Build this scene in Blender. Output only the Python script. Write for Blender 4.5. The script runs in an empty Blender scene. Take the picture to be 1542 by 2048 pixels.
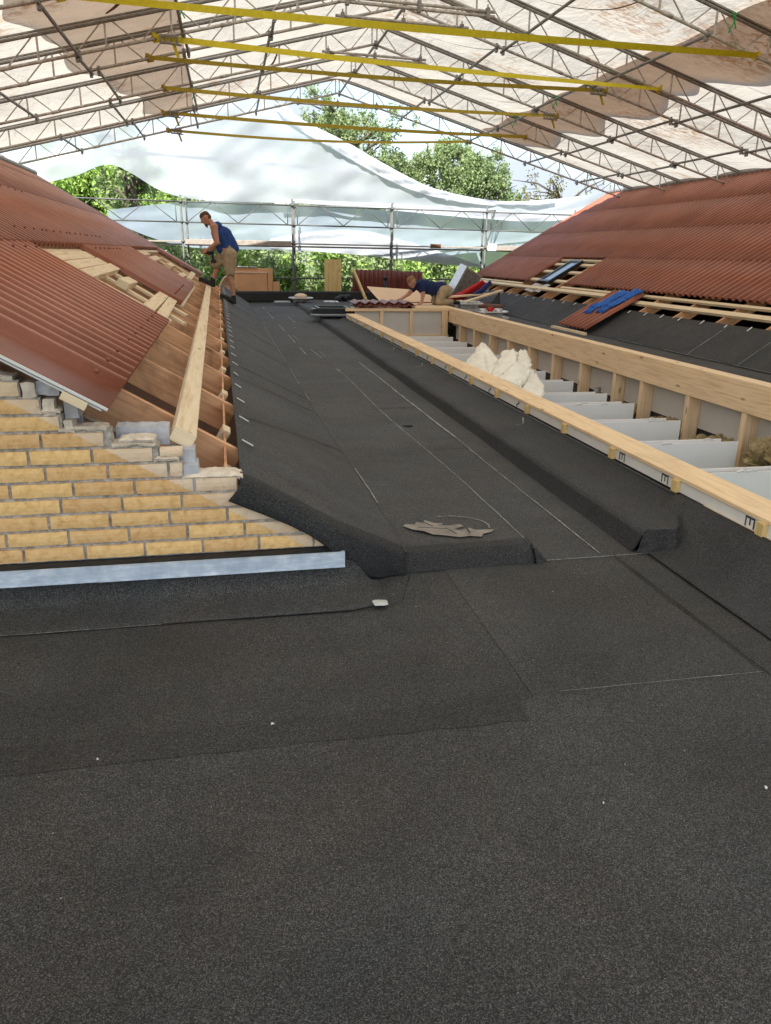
import bpy, bmesh, math, random
from mathutils import Vector, Matrix, noise
import numpy as np
R = math.radians
random.seed(7)
rng = np.random.default_rng(5)
scene = bpy.context.scene
col = scene.collection

# ---------------------------------------------------------------- camera
F_PX, CX, CY, H_EYE = 1540.0, 771.0, 1024.0, 1.45       # measured on the photograph (1542 x 2048)
yax = Vector((436-CX, CY-502, -F_PX)).normalized()        # where the long roof axis vanishes
e_h = Vector((math.cos(.018), -math.sin(.018), 0))        # slope of the horizon
zax = e_h.cross(yax).normalized()
xax = yax.cross(zax)
M3 = Matrix((xax, yax, zax))                              # camera -> world
cam = bpy.data.cameras.new('camera'); cam_o = bpy.data.objects.new('camera', cam); col.objects.link(cam_o)
cam.sensor_fit = 'VERTICAL'; cam.sensor_height = 36; cam.lens = F_PX/2048*36
cam.clip_start = .05; cam.clip_end = 600
cam_o.matrix_world = Matrix.Translation((0, 0, H_EYE)) @ M3.to_4x4()
scene.camera = cam_o

# ---------------------------------------------------------------- sky, sun, exposure
SUN_EL, SUN_AZ = R(51), R(202)      # azimuth clockwise from +Y: high sun behind the camera, to the left
world = bpy.data.worlds.new('World'); scene.world = world; world.use_nodes = True
wn, wl = world.node_tree.nodes, world.node_tree.links
bg = wn['Background']
sky = wn.new('ShaderNodeTexSky'); sky.sky_type = 'NISHITA'; sky.sun_disc = False
sky.sun_elevation = SUN_EL; sky.sun_rotation = SUN_AZ
sky.air_density = 1.2; sky.dust_density = 1.5
tc = wn.new('ShaderNodeTexCoord'); mp = wn.new('ShaderNodeMapping'); mp.inputs['Scale'].default_value = (1, 1, 2.6)
nz = wn.new('ShaderNodeTexNoise'); nz.inputs['Scale'].default_value = 3.2; nz.inputs['Detail'].default_value = 7; nz.inputs['Roughness'].default_value = .55
rp = wn.new('ShaderNodeValToRGB'); rp.color_ramp.elements[0].position = .44; rp.color_ramp.elements[1].position = .62
mx = wn.new('ShaderNodeMix'); mx.data_type = 'RGBA'; mx.inputs[7].default_value = (2.7, 3.05, 3.5, 1)
wl.new(tc.outputs['Generated'], mp.inputs[0]); wl.new(mp.outputs[0], nz.inputs['Vector'])
wl.new(nz.outputs['Fac'], rp.inputs[0]); wl.new(rp.outputs[0], mx.inputs[0])
wl.new(sky.outputs[0], mx.inputs[6]); wl.new(mx.outputs[2], bg.inputs[0]); bg.inputs[1].default_value = .10
sun = bpy.data.lights.new('sun', 'SUN'); sun.energy = 3.7; sun.angle = R(.6); sun.color = (1, .98, .945)
sun_o = bpy.data.objects.new('sun', sun); col.objects.link(sun_o)
sd = Vector((math.sin(SUN_AZ)*math.cos(SUN_EL), math.cos(SUN_AZ)*math.cos(SUN_EL), math.sin(SUN_EL)))
sun_o.rotation_euler = (-sd).to_track_quat('-Z', 'Y').to_euler(); sun_o.location = sd*60
scene.view_settings.view_transform = 'Standard'; scene.view_settings.look = 'None'
scene.view_settings.exposure = 1.62; scene.view_settings.gamma = 1
cy = scene.cycles
cy.max_bounces = 9; cy.diffuse_bounces = 5; cy.glossy_bounces = 3; cy.transmission_bounces = 6; cy.transparent_max_bounces = 16
cy.use_denoising = True; cy.denoising_input_passes = 'RGB_ALBEDO_NORMAL'; cy.denoising_prefilter = 'NONE'; cy.caustics_reflective = False; cy.caustics_refractive = False

# ---------------------------------------------------------------- materials
MATS = {}
class NT:
    def __init__(s, name):
        s.m = bpy.data.materials.new(name); s.m.use_nodes = True
        s.n = s.m.node_tree.nodes; s.l = s.m.node_tree.links
        s.b = s.n['Principled BSDF']; s.out = s.n['Material Output']
        s.b.inputs['Specular IOR Level'].default_value = .3
        MATS[name] = s.m
    def new(s, t, **k):
        n = s.n.new('ShaderNode'+t)
        for a, v in k.items(): setattr(n, a, v)
        return n
    def coord(s, kind='Object', scale=(1, 1, 1), rot=(0, 0, 0), loc=(0, 0, 0)):
        t = s.new('TexCoord'); m = s.new('Mapping')
        m.inputs['Scale'].default_value = scale; m.inputs['Rotation'].default_value = rot; m.inputs['Location'].default_value = loc
        s.l.new(t.outputs[kind], m.inputs[0]); return m.outputs[0]
    def noise(s, vec, scale, detail=4, rough=.55, dist=0):
        n = s.new('TexNoise'); n.inputs['Scale'].default_value = scale; n.inputs['Detail'].default_value = detail
        n.inputs['Roughness'].default_value = rough; n.inputs['Distortion'].default_value = dist
        s.l.new(vec, n.inputs['Vector']); return n.outputs['Fac']
    def voro(s, vec, scale, feature='F1'):
        n = s.new('TexVoronoi', feature=feature); n.inputs['Scale'].default_value = scale
        s.l.new(vec, n.inputs['Vector']); return n
    def ramp(s, fac, stops):
        n = s.new('ValToRGB'); e = n.color_ramp.elements
        e[0].position, e[0].color = stops[0][0], c4(stops[0][1]); e[1].position, e[1].color = stops[-1][0], c4(stops[-1][1])
        for p, c in stops[1:-1]:
            q = e.new(p); q.color = c4(c)
        s.l.new(fac, n.inputs[0]); return n.outputs[0]
    def mix(s, fac, a, b, mode='MIX'):
        n = s.new('Mix', data_type='RGBA', blend_type=mode)
        for i, v in ((0, fac), (6, a), (7, b)):
            if hasattr(v, 'links'): s.l.new(v, n.inputs[i])
            else: n.inputs[i].default_value = v if i == 0 else c4(v)
        return n.outputs[2]
    def math(s, op, a, b=0, clamp=False):
        n = s.new('Math', operation=op, use_clamp=clamp)
        for i, v in ((0, a), (1, b)):
            if hasattr(v, 'links'): s.l.new(v, n.inputs[i])
            else: n.inputs[i].default_value = v
        return n.outputs[0]
    def bump(s, h, strength=.3, dist=.01, prev=None):
        n = s.new('Bump'); n.inputs['Strength'].default_value = strength; n.inputs['Distance'].default_value = dist
        s.l.new(h, n.inputs['Height'])
        if prev: s.l.new(prev, n.inputs['Normal'])
        return n.outputs[0]
    def fin(s, color=None, rough=.8, bump=None, metal=0, spec=None):
        if color is not None:
            if hasattr(color, 'links'): s.l.new(color, s.b.inputs['Base Color'])
            else: s.b.inputs['Base Color'].default_value = c4(color)
        if hasattr(rough, 'links'): s.l.new(rough, s.b.inputs['Roughness'])
        else: s.b.inputs['Roughness'].default_value = rough
        s.b.inputs['Metallic'].default_value = metal
        if spec is not None: s.b.inputs['Specular IOR Level'].default_value = spec
        if bump: s.l.new(bump, s.b.inputs['Normal'])
        return s.m
def c4(c):
    if isinstance(c, (int, float)): return (c, c, c, 1)
    return tuple(c)+(1,) if len(c) == 3 else tuple(c)

def felt(name, k=1.0, tint=(1.0, .95, .9), speck=.5):
    s = NT(name); v = s.coord()
    g = s.noise(v, 440, 3, .8); g2 = s.noise(v, 210, 2, .6)
    big = s.noise(v, .9, 5, .6, .4); mid = s.noise(v, 6, 4, .6)
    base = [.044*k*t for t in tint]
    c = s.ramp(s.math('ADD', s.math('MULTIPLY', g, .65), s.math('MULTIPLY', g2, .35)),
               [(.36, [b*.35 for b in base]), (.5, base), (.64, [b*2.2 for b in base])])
    st_ = s.noise(s.coord('Object', (.35, 1.6, 1)), .9, 4, .6, .8); t = s.math('ADD', -.02, s.math('ADD', s.math('MULTIPLY', big, 1.15), s.math('MULTIPLY', mid, .40))); t = s.math('ADD', t, s.math('MULTIPLY', st_, .5))
    oi = s.new('ObjectInfo'); t = s.math('MULTIPLY', t, s.math('ADD', .93, s.math('MULTIPLY', oi.outputs['Random'], .14)))
    n = s.new('VectorMath', operation='SCALE'); s.l.new(c, n.inputs[0]); s.l.new(t, n.inputs['Scale']); c = n.outputs[0]
    # slate granules: each its own shade, some warm, some cool
    gv = s.voro(v, 420); gc = s.new('SeparateColor'); s.l.new(gv.outputs['Color'], gc.inputs[0])
    gr = s.math('ADD', .42, s.math('MULTIPLY', s.math('POWER', gc.outputs[0], 2.4), 2.1))
    n3 = s.new('VectorMath', operation='SCALE'); s.l.new(c, n3.inputs[0]); s.l.new(gr, n3.inputs['Scale'])
    tn = s.ramp(s.noise(v, 1.7, 4, .6, .6), [(.35, (.96, 1.0, 1.0)), (.65, (1.06, .985, .93))])
    c = s.mix(1.0, n3.outputs[0], tn, 'MULTIPLY')
    # sparse pale grit
    vo = s.voro(v, 13); d = s.math('LESS_THAN', vo.outputs['Distance'], .022)
    rc = s.new('SeparateColor'); s.l.new(vo.outputs['Color'], rc.inputs[0])
    d = s.math('MULTIPLY', d, s.math('GREATER_THAN', rc.outputs[0], 1-.22*speck))
    c = s.mix(d, c, (.42, .4, .37))
    b = s.bump(s.math('ADD', g, s.math('MULTIPLY', g2, .8)), .75, .004)
    b = s.bump(mid, .25, .02, b)
    return s.fin(c, .74, b, spec=.32)
felt('felt_deep', .92, (1.01, .995, .98), 1.0)
felt('felt_mid', 1.05, (1.01, 1.0, .985), 1.0)
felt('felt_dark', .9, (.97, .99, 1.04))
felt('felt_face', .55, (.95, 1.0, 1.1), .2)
felt('felt_brown', 1.12, (1.01, 1.0, .985), 1.3)
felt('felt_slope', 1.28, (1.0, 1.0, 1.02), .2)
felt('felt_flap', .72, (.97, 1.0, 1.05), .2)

def wood(name, a, b, knot=.12, rough=.75, stain=None, grain=1.0, stainamt=.5):
    s = NT(name); v = s.coord('UV', (1.2, 22, 1)); v1 = s.coord('UV')
    g = s.noise(v, 2.2*grain, 5, .6, .6)
    w = s.coord('UV', (.6, 7, 1)); g2 = s.noise(w, 3, 3, .5, 1.2)
    c = s.ramp(s.math('ADD', s.math('MULTIPLY', g, .5), s.math('MULTIPLY', g2, .5)), [(.32, b), (.52, a), (.75, [min(1, x*1.1) for x in a])])
    kv = s.voro(s.coord('UV', (1.6, 5, 1)), 1.3)
    kd = s.ramp(kv.outputs['Distance'], [(.0, (1, 1, 1)), (.055, (1, 1, 1)), (.12, (0, 0, 0))])
    c = s.mix(s.math('MULTIPLY', kd, .75 if knot else 0), c, [x*.35 for x in b])
    if stain:
        st = s.noise(v1, 2.2, 5, .65, .5); st = s.ramp(st, [(.48, 0), (.66, 1)])
        c = s.mix(s.math('MULTIPLY', st, stainamt), c, stain)
    oi = s.new('NewGeometry')
    hv = s.new('HueSaturation'); s.l.new(c, hv.inputs['Color'])
    s.l.new(s.math('ADD', .86, s.math('MULTIPLY', oi.outputs['Random Per Island'], .26)), hv.inputs['Value'])
    return s.fin(hv.outputs[0], rough, s.bump(g, .25, .004), spec=.25)
wood('new_wood', (.83, .63, .41), (.66, .45, .26))
wood('pale_wood', (.86, .70, .48), (.68, .50, .29))
wood('rafter_wood', (.80, .45, .25), (.55, .27, .13), stain=(.22, .11, .055), stainamt=.6)
wood('yellow_wood', (.74, .54, .24), (.56, .38, .14))
wood('dirty_top_wood', (.86, .64, .39), (.70, .48, .27), stain=(.45, .34, .22), stainamt=.3)
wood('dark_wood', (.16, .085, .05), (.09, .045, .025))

def plain(name, colr, rough=.6, var=.12, scale=8, bump=.1, metal=0, spec=.3, bscale=None):
    s = NT(name); v = s.coord(); n = s.noise(v, scale, 5, .6)
    c = s.ramp(n, [(.3, [x*(1-var) for x in colr]), (.7, [min(1, x*(1+var)) for x in colr])])
    return s.fin(c, rough, s.bump(s.noise(v, bscale or scale*6, 3), bump, .003), metal, spec)
plain('gypsum', (.86, .87, .87), .7, .03, 3)
plain('gypsum_grey', (.62, .60, .58), .8, .05, 3)
plain('board_white', (.80, .78, .74), .7, .06, 4)
plain('galv', (.27, .26, .25), .5, .3, 9, .1, .35)
plain('old_steel', (.55, .51, .47), .6, .35, 14, .15, .35)
plain('post_steel', (.115, .115, .105), .6, .3, 9, .1, .2)
plain('dark_steel', (.29, .27, .25), .55, .3, 14, .15, .3)
plain('black_rubber', (.015, .015, .017), .7, .2, 9)
plain('black_gloss', (.02, .022, .025), .3, .2, 9)
plain('white_tab', (.72, .72, .70), .5, .05)
plain('seam_white', (.30, .295, .285), .8, .6, 60)
plain('seam_dark', (.006, .006, .006), .7, .3, 30)
plain('mortar', (.42, .385, .34), .95, .45, 45, .9, bscale=110)
plain('pale_mortar', (.70, .60, .48), .95, .22, 18, .9, bscale=70)
plain('light_block', (.50, .505, .53), .9, .14, 14, .6, bscale=60)
plain('insulation', (.91, .88, .77), .9, .10, 5, .5, bscale=30)
plain('mineral_wool', (.30, .235, .12), 1, .5, 26, 1, bscale=60)
plain('cardboard', (.70, .38, .20), .8, .08, 3)
plain('cardboard_light', (.80, .60, .42), .8, .06, 3)
plain('brown_edge', (.30, .20, .15), .8, .15, 20)
plain('skin', (.52, .27, .19), .55, .12, 30)
plain('skin_tattoo', (.42, .25, .20), .55, .3, 24)
plain('hair', (.12, .065, .04), .8, .3, 60)
plain('hair_light', (.26, .15, .075), .8, .3, 60)
plain('shirt_blue', (.025, .07, .26), .85, .2, 7, .4, bscale=16)
plain('shirt_navy', (.014, .028, .10), .85, .2, 7, .4, bscale=16)
plain('khaki', (.42, .33, .22), .9, .22, 9, .5, bscale=18)
plain('boot', (.022, .022, .02), .6, .4, 18)
plain('glove_blue', (.02, .13, .50), .5, .3, 20, .4)
plain('deck_grey', (.36, .31, .26), .7, .2, 6)
plain('red_cloth', (.60, .03, .035), .7, .2, 14, .4)
plain('navy_cloth', (.03, .05, .20), .7, .2, 14, .4)
plain('strap_yellow', (.66, .54, .02), .6, .12, 20)
plain('strap_ochre', (.44, .33, .03), .6, .15, 20)
plain('green_tie', (.03, .40, .10), .6, .1)
plain('foil', (.62, .62, .62), .3, .15, 20, .5, .7)
plain('paper', (.52, .54, .50), .8, .1)
plain('putty', (.27, .235, .20), .65, .25, 12, .3)
plain('ink', (.06, .06, .065), .8, .6, 60)
plain('bark', (.10, .08, .06), .95, .3, 20, .8)
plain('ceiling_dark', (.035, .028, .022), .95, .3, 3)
plain('grass', (.05, .085, .025), .95, .4, 3, .6)

def tile_mat(name, a, b, crest=None):
    s = NT(name); v = s.coord()
    n = s.noise(v, 2.2, 5, .6); n2 = s.noise(v, 60, 3, .6)
    c = s.ramp(s.math('ADD', s.math('MULTIPLY', n, .65), s.math('MULTIPLY', n2, .35)), [(.35, b), (.62, a)])
    if crest:      # pale stripe painted on each wave crest in place of its highlight
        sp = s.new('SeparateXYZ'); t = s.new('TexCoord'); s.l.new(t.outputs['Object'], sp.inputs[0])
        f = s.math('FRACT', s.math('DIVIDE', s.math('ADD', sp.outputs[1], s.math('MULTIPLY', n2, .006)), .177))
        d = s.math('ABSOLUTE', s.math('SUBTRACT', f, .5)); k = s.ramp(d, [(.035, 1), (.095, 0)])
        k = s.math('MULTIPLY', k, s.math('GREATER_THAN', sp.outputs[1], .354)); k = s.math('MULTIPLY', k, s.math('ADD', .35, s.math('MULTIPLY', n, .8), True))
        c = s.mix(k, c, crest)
    g = s.new('ObjectInfo'); hv = s.new('HueSaturation'); s.l.new(c, hv.inputs['Color']); s.l.new(s.math('ADD', .92, s.math('MULTIPLY', g.outputs['Random'], .16)), hv.inputs['Value'])
    return s.fin(hv.outputs[0], .42, s.bump(n2, .10, .002), spec=.38)
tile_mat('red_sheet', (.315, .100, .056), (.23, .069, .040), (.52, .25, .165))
tile_mat('red_sheet_dull', (.22, .055, .038), (.14, .036, .026))

def brick_mat():
    s = NT('brick'); v = s.coord()
    n = s.noise(v, 28, 5, .65); n2 = s.noise(v, 6, 4, .6)
    g = s.new('NewGeometry')
    c = s.ramp(n, [(.28, (.64, .38, .15)), (.5, (.84, .535, .23)), (.74, (.91, .63, .33))])
    hv = s.new('HueSaturation'); s.l.new(c, hv.inputs['Color'])
    s.l.new(s.math('ADD', .88, s.math('MULTIPLY', g.outputs['Random Per Island'], .20)), hv.inputs['Value'])
    s.l.new(s.math('ADD', .494, s.math('MULTIPLY', g.outputs['Random Per Island'], .010)), hv.inputs['Hue'])
    c = hv.outputs[0]
    # old roof line: above it the bricks carry a pale render film
    sp = s.new('SeparateXYZ'); t = s.new('TexCoord'); s.l.new(t.outputs['Object'], sp.inputs[0])
    e = s.math('ADD', s.math('ADD', sp.outputs[2], s.math('MULTIPLY', sp.outputs[0], .585)), s.math('MULTIPLY', n2, .02))
    m = s.ramp(e, [(.402, 0), (.408, 1)])
    pale = s.ramp(n2, [(.35, (.74, .55, .38)), (.6, (.82, .68, .53))])
    c = s.mix(s.math('MULTIPLY', m, .78), c, pale)
    pits = s.ramp(s.noise(v, 55, 3, .6), [(.30, 1), (.36, 0)])
    c = s.mix(s.math('MULTIPLY', pits, .35), c, (.36, .22, .10))
    b = s.bump(s.noise(v, 90, 4, .7), .5, .003); b = s.bump(s.noise(v, 22, 3), .4, .006, b)
    return s.fin(c, .92, b, spec=.15)
brick_mat()

def zinc():
    s = NT('zinc'); v = s.coord()
    n = s.noise(s.coord('Object', (1.2, 1, 9)), 6, 5, .65, .8); n2 = s.noise(v, 16, 4, .6)
    c = s.ramp(s.math('ADD', s.math('MULTIPLY', n, .5), s.math('MULTIPLY', n2, .5)), [(.35, (.42, .50, .60)), (.52, (.58, .66, .76)), (.66, (.82, .87, .92))])
    return s.fin(c, .45, s.bump(n2, .05, .002), .12, .5)
zinc()

def tarp(name, colr, trans, dirt=0, transparent=0, wrinkle=.5, ghost=0):
    s = NT(name); v = s.coord()
    n = s.noise(v, .7, 5, .6, .5)
    c = s.ramp(n, [(.35, [x*.86 for x in colr]), (.65, colr)])
    if dirt:
        d = s.noise(s.coord('Object', (.8, 1.6, 1)), 5.5, 8, .75, .7); area = s.ramp(s.noise(v, .55, 3, .5, .6), [(.56, 0), (.68, 1)])
        if name == 'canopy':
            for (px_, py_, pr_) in ((4.7, 2.4, 1.5), (6.2, 7.2, 1.7), (3.0, 2.9, 1.1), (8.3, 5.0, 1.3)):
                vd = s.new('VectorMath', operation='DISTANCE'); s.l.new(s.coord('Object', (1, 1, 0)), vd.inputs[0]); vd.inputs[1].default_value = (px_, py_, 0)
                area = s.math('MAXIMUM', area, s.ramp(s.math('DIVIDE', vd.outputs['Value'], pr_), [(.35, 1), (1, 0)]))
        dd = s.math('MULTIPLY', s.ramp(d, [(.49, 0), (.57, 1)]), area)
        c = s.mix(s.math('MULTIPLY', dd, dirt), c, (.20, .12, .065))
        st = s.ramp(s.noise(s.coord('Object', (.35, 2.4, 1)), 3.5, 6, .7, 1.5), [(.60, 0), (.66, 1)])
        c = s.mix(s.math('MULTIPLY', st, dirt*.22), c, (.22, .16, .10))
        bl = s.ramp(s.noise(v, .8, 4, .6, .8), [(.45, 0), (.75, 1)]); c = s.mix(s.math('MULTIPLY', bl, .40), c, (.30, .265, .22))
    s.n.remove(s.b)
    df = s.new('BsdfDiffuse'); tr = s.new('BsdfTranslucent'); m1 = s.new('MixShader'); m1.inputs[0].default_value = trans
    w = s.noise(s.coord('Object', (1, .35, .6), (0, 0, .5)), 3, 4, .6, 1.0)
    b = s.bump(w, wrinkle, .25)
    for x in (df, tr): s.l.new(c, x.inputs['Color']); s.l.new(b, x.inputs['Normal'])
    s.l.new(df.outputs[0], m1.inputs[1]); s.l.new(tr.outputs[0], m1.inputs[2]); last = m1.outputs[0]
    gl = s.new('BsdfGlossy'); gl.inputs['Roughness'].default_value = .3; gl.inputs['Color'].default_value = (1, 1, 1, 1); s.l.new(b, gl.inputs['Normal'])
    m3 = s.new('MixShader'); m3.inputs[0].default_value = .04; s.l.new(last, m3.inputs[1]); s.l.new(gl.outputs[0], m3.inputs[2]); last = m3.outputs[0]
    if transparent:
        tp = s.new('BsdfRefraction'); tp.inputs['Roughness'].default_value = .5; tp.inputs['IOR'].default_value = 1.10; tp.inputs['Color'].default_value = (.95, .97, 1, 1); m2 = s.new('MixShader')
        f = s.ramp(s.noise(s.coord('Object', (.5, .3, 1), (0, .5, 0)), .6, 2, .5, .3), [(.3, transparent*.8), (.7, min(1, transparent*1.15))])
        s.l.new(f, m2.inputs[0]); s.l.new(last, m2.inputs[1]); s.l.new(tp.outputs[0], m2.inputs[2]); last = m2.outputs[0]
    s.l.new(last, s.out.inputs['Surface']); return s.m
tarp('canopy', (.37, .338, .285), .80, .95, 0, .45)
tarp('canopy_overlap', (.80, .65, .55), .74, .3, 0, .35)
tarp('canopy_overlap_brown', (.62, .46, .36), .70, .5, 0, .35)
tarp('clear_plastic', (.78, .81, .86), .5, 0, .36, .03)
tarp('thin_plastic', (.64, .74, .88), .5, 0, .38, .03)
tarp('white_plastic', (.84, .87, .90), .5, 0, .10, .05)

def leaf(name, a, b):
    s = NT(name); g = s.new('NewGeometry')
    c = s.ramp(g.outputs['Random Per Island'], [(0, b), (1, a)])
    s.n.remove(s.b); df = s.new('BsdfDiffuse'); tr = s.new('BsdfTranslucent'); m = s.new('MixShader'); m.inputs[0].default_value = .35
    s.l.new(c, df.inputs[0]); s.l.new(c, tr.inputs[0]); s.l.new(df.outputs[0], m.inputs[1]); s.l.new(tr.outputs[0], m.inputs[2])
    s.l.new(m.outputs[0], s.out.inputs['Surface']); return s.m
leaf('leaf_green', (.38, .46, .22), (.19, .25, .11))
leaf('leaf_bright', (.44, .58, .16), (.22, .36, .08))
leaf('leaf_dark', (.34, .42, .19), (.17, .23, .10))
leaf('leaf_olive', (.30, .26, .10), (.12, .14, .06))
def glassm():
    s = NT('pane_glass'); return s.fin((.25, .31, .33), .06, None, 0, .9)
glassm()

# ---------------------------------------------------------------- mesh helpers
def loc_of(o):
    v = Vector((0, 0, 0))
    while o: v += o.location; o = o.parent
    return v
class MB:
    def __init__(s): s.v = []; s.f = []; s.uv = []; s.mi = []; s.cur = 0
    def add(s, vs, fs, uvs=None):
        k = len(s.v); s.v += [tuple(p) for p in vs]
        for i, f in enumerate(fs):
            s.f.append(tuple(k+j for j in f))
            s.uv.append(uvs[i] if uvs else [(vs[j][0]+vs[j][2]*.7, vs[j][1]) for j in f]); s.mi.append(s.cur)
        return s
    def beam(s, p0, p1, w, h, up=(0, 0, 1), b=.0, off=None):
        """box from p0 to p1; w across, h along up; p0/p1 on the centre line"""
        p0, p1 = Vector(p0), Vector(p1); d = (p1-p0); L = d.length; d.normalize(); up = Vector(up)
        sx = d.cross(up).normalized(); uz = sx.cross(d).normalized()
        ro = random.random()*40; vs = []
        bb = min(b, w*.3, h*.3)
        if bb > 0:
            prof = [(-w/2+bb, -h/2), (w/2-bb, -h/2), (w/2, -h/2+bb), (w/2, h/2-bb), (w/2-bb, h/2), (-w/2+bb, h/2), (-w/2, h/2-bb), (-w/2, -h/2+bb)]
        else: prof = [(-w/2, -h/2), (w/2, -h/2), (w/2, h/2), (-w/2, h/2)]
        n = len(prof)
        for t in (0, L):
            for a, c in prof: vs.append(p0+d*t+sx*a+uz*c)
        fs, uvs = [], []; acc = 0
        for i in range(n):
            j = (i+1) % n; ln = math.hypot(prof[j][0]-prof[i][0], prof[j][1]-prof[i][1])
            fs.append((i, j, n+j, n+i)); uvs.append([(ro, ro+acc), (ro, ro+acc+ln), (ro+L, ro+acc+ln), (ro+L, ro+acc)]); acc += ln
        fs.append(tuple(range(n))[::-1]); uvs.append([(ro+prof[i][0]*.3, ro+prof[i][1]*3) for i in range(n)][::-1])
        fs.append(tuple(range(n, 2*n))); uvs.append([(ro+prof[i][0]*.3, ro+prof[i][1]*3) for i in range(n)])
        return s.add(vs, fs, uvs)
    def box(s, x0, x1, y0, y1, z0, z1, b=0):
        L = [(x1-x0, 0), (y1-y0, 1), (z1-z0, 2)]; ax = max(L)[1]
        cx, cy_, cz = (x0+x1)/2, (y0+y1)/2, (z0+z1)/2
        if ax == 0: return s.beam((x0, cy_, cz), (x1, cy_, cz), y1-y0, z1-z0, (0, 0, 1), b)
        if ax == 1: return s.beam((cx, y0, cz), (cx, y1, cz), x1-x0, z1-z0, (0, 0, 1), b)
        return s.beam((cx, cy_, z0), (cx, cy_, z1), y1-y0, x1-x0, (1, 0, 0), b)
    def tube(s, pts, r, n=8, cap=True):
        pts = [Vector(p) for p in pts]; vs = []; rr = r if isinstance(r, (list, tuple)) else [r]*len(pts)
        ref = Vector((0, 0, 1)) if abs((pts[-1]-pts[0]).normalized().z) < .9 else Vector((1, 0, 0))
        for i, p in enumerate(pts):
            d = (pts[min(i+1, len(pts)-1)]-pts[max(i-1, 0)]).normalized(); a = d.cross(ref).normalized(); b2 = a.cross(d)
            for k in range(n): t = 2*math.pi*k/n; vs.append(p+a*rr[i]*math.cos(t)+b2*rr[i]*math.sin(t))
        fs = [(i*n+k, i*n+(k+1) % n, (i+1)*n+(k+1) % n, (i+1)*n+k) for i in range(len(pts)-1) for k in range(n)]
        if cap: fs += [tuple(range(n))[::-1], tuple(range((len(pts)-1)*n, len(pts)*n))]
        return s.add(vs, fs)
    def grid(s, fn, nu, nv, uvs=1.0):
        vs = [fn(i/nu, j/nv) for j in range(nv+1) for i in range(nu+1)]; W = nu+1
        fs = [(j*W+i, j*W+i+1, (j+1)*W+i+1, (j+1)*W+i) for j in range(nv) for i in range(nu)]
        return s.add(vs, fs)
    def slab(s, fn, nu, nv, th):
        """a sheet with a real thickness th along its local normal"""
        top = [[Vector(fn(i/nu, j/nv)) for i in range(nu+1)] for j in range(nv+1)]
        W = nu+1; vs = []; nr = []
        for j in range(nv+1):
            for i in range(nu+1):
                a = top[j][min(i+1, nu)]-top[j][max(i-1, 0)]; b = top[min(j+1, nv)][i]-top[max(j-1, 0)][i]
                n = a.cross(b); n = n.normalized() if n.length > 1e-12 else Vector((0, 0, 1)); nr.append(n); vs.append(top[j][i])
        N = len(vs); vs += [vs[k]-nr[k]*th for k in range(N)]
        fs = [(j*W+i, j*W+i+1, (j+1)*W+i+1, (j+1)*W+i) for j in range(nv) for i in range(nu)]
        fs += [tuple(N+q for q in f[::-1]) for f in fs[:]]
        rim = [i for i in range(W)]+[j*W+nu for j in range(1, nv+1)]+[nv*W+i for i in range(nu-1, -1, -1)]+[j*W for j in range(nv-1, 0, -1)]
        for a, b in zip(rim, rim[1:]+rim[:1]): fs.append((a, N+a, N+b, b))
        return s.add(vs, fs)
    def prism(s, poly, y0, y1):
        """polygon in x,z extruded along y"""
        n = len(poly); vs = [(x, y0, z) for x, z in poly]+[(x, y1, z) for x, z in poly]
        fs = [tuple(range(n)), tuple(range(n, 2*n))[::-1]]+[(i, n+i, n+(i+1) % n, (i+1) % n) for i in range(n)]
        return s.add(vs, fs)
    def ball(s, c, r, n=8, m=6):
        if not isinstance(r, (tuple, list)): r = (r, r, r)
        vs = [(c[0]+r[0]*math.sin(math.pi*j/m)*math.cos(2*math.pi*i/n), c[1]+r[1]*math.sin(math.pi*j/m)*math.sin(2*math.pi*i/n), c[2]+r[2]*math.cos(math.pi*j/m)) for j in range(m+1) for i in range(n)]
        fs = [(j*n+i, (j+1)*n+i, (j+1)*n+(i+1) % n, j*n+(i+1) % n) for j in range(m) for i in range(n)]
        return s.add(vs, fs)
    def build(s, name, mat, parent=None, smooth=False, origin=None, fix=True):
        V = np.array(s.v, dtype=float)
        if parent is not None: o0 = np.array(loc_of(parent))
        elif origin is not None: o0 = np.array(origin, float)
        else: o0 = np.array([(V[:, 0].min()+V[:, 0].max())/2, (V[:, 1].min()+V[:, 1].max())/2, V[:, 2].min()])
        me = bpy.data.meshes.new(name); me.from_pydata((V-o0).tolist(), [], s.f)
        ul = me.uv_layers.new(name='UVMap'); flat = [c for f in s.uv for uv in f for c in uv[:2]]
        ul.data.foreach_set('uv', flat)
        mats = mat if isinstance(mat, (list, tuple)) else [mat]
        for m in mats: me.materials.append(MATS[m])
        if len(mats) > 1: me.polygons.foreach_set('material_index', s.mi)
        if smooth: me.polygons.foreach_set('use_smooth', [True]*len(me.polygons))
        if fix:
            bm = bmesh.new(); bm.from_mesh(me); bmesh.ops.recalc_face_normals(bm, faces=bm.faces); bm.to_mesh(me); bm.free()
        me.update()
        o = bpy.data.objects.new(name, me); col.objects.link(o)
        if parent is not None: o.parent = parent
        else: o.location = tuple(o0)
        return o
def tag(o, label=None, cat=None, group=None, kind=None):
    for k, v in (('label', label), ('category', cat), ('group', group), ('kind', kind)):
        if v: o[k] = v
    return o
def thing(name, label, cat, loc=(0, 0, 0), group=None):
    o = bpy.data.objects.new(name, None); col.objects.link(o); o.location = loc; o.empty_display_size = .2
    return tag(o, label, cat, group)
def fb(x, y, z=0, s=1.0): return noise.noise(Vector((x*s, y*s, z)))
def sm(a, b, t):
    t = max(0, min(1, (t-a)/(b-a))); return t*t*(3-2*t)

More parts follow.
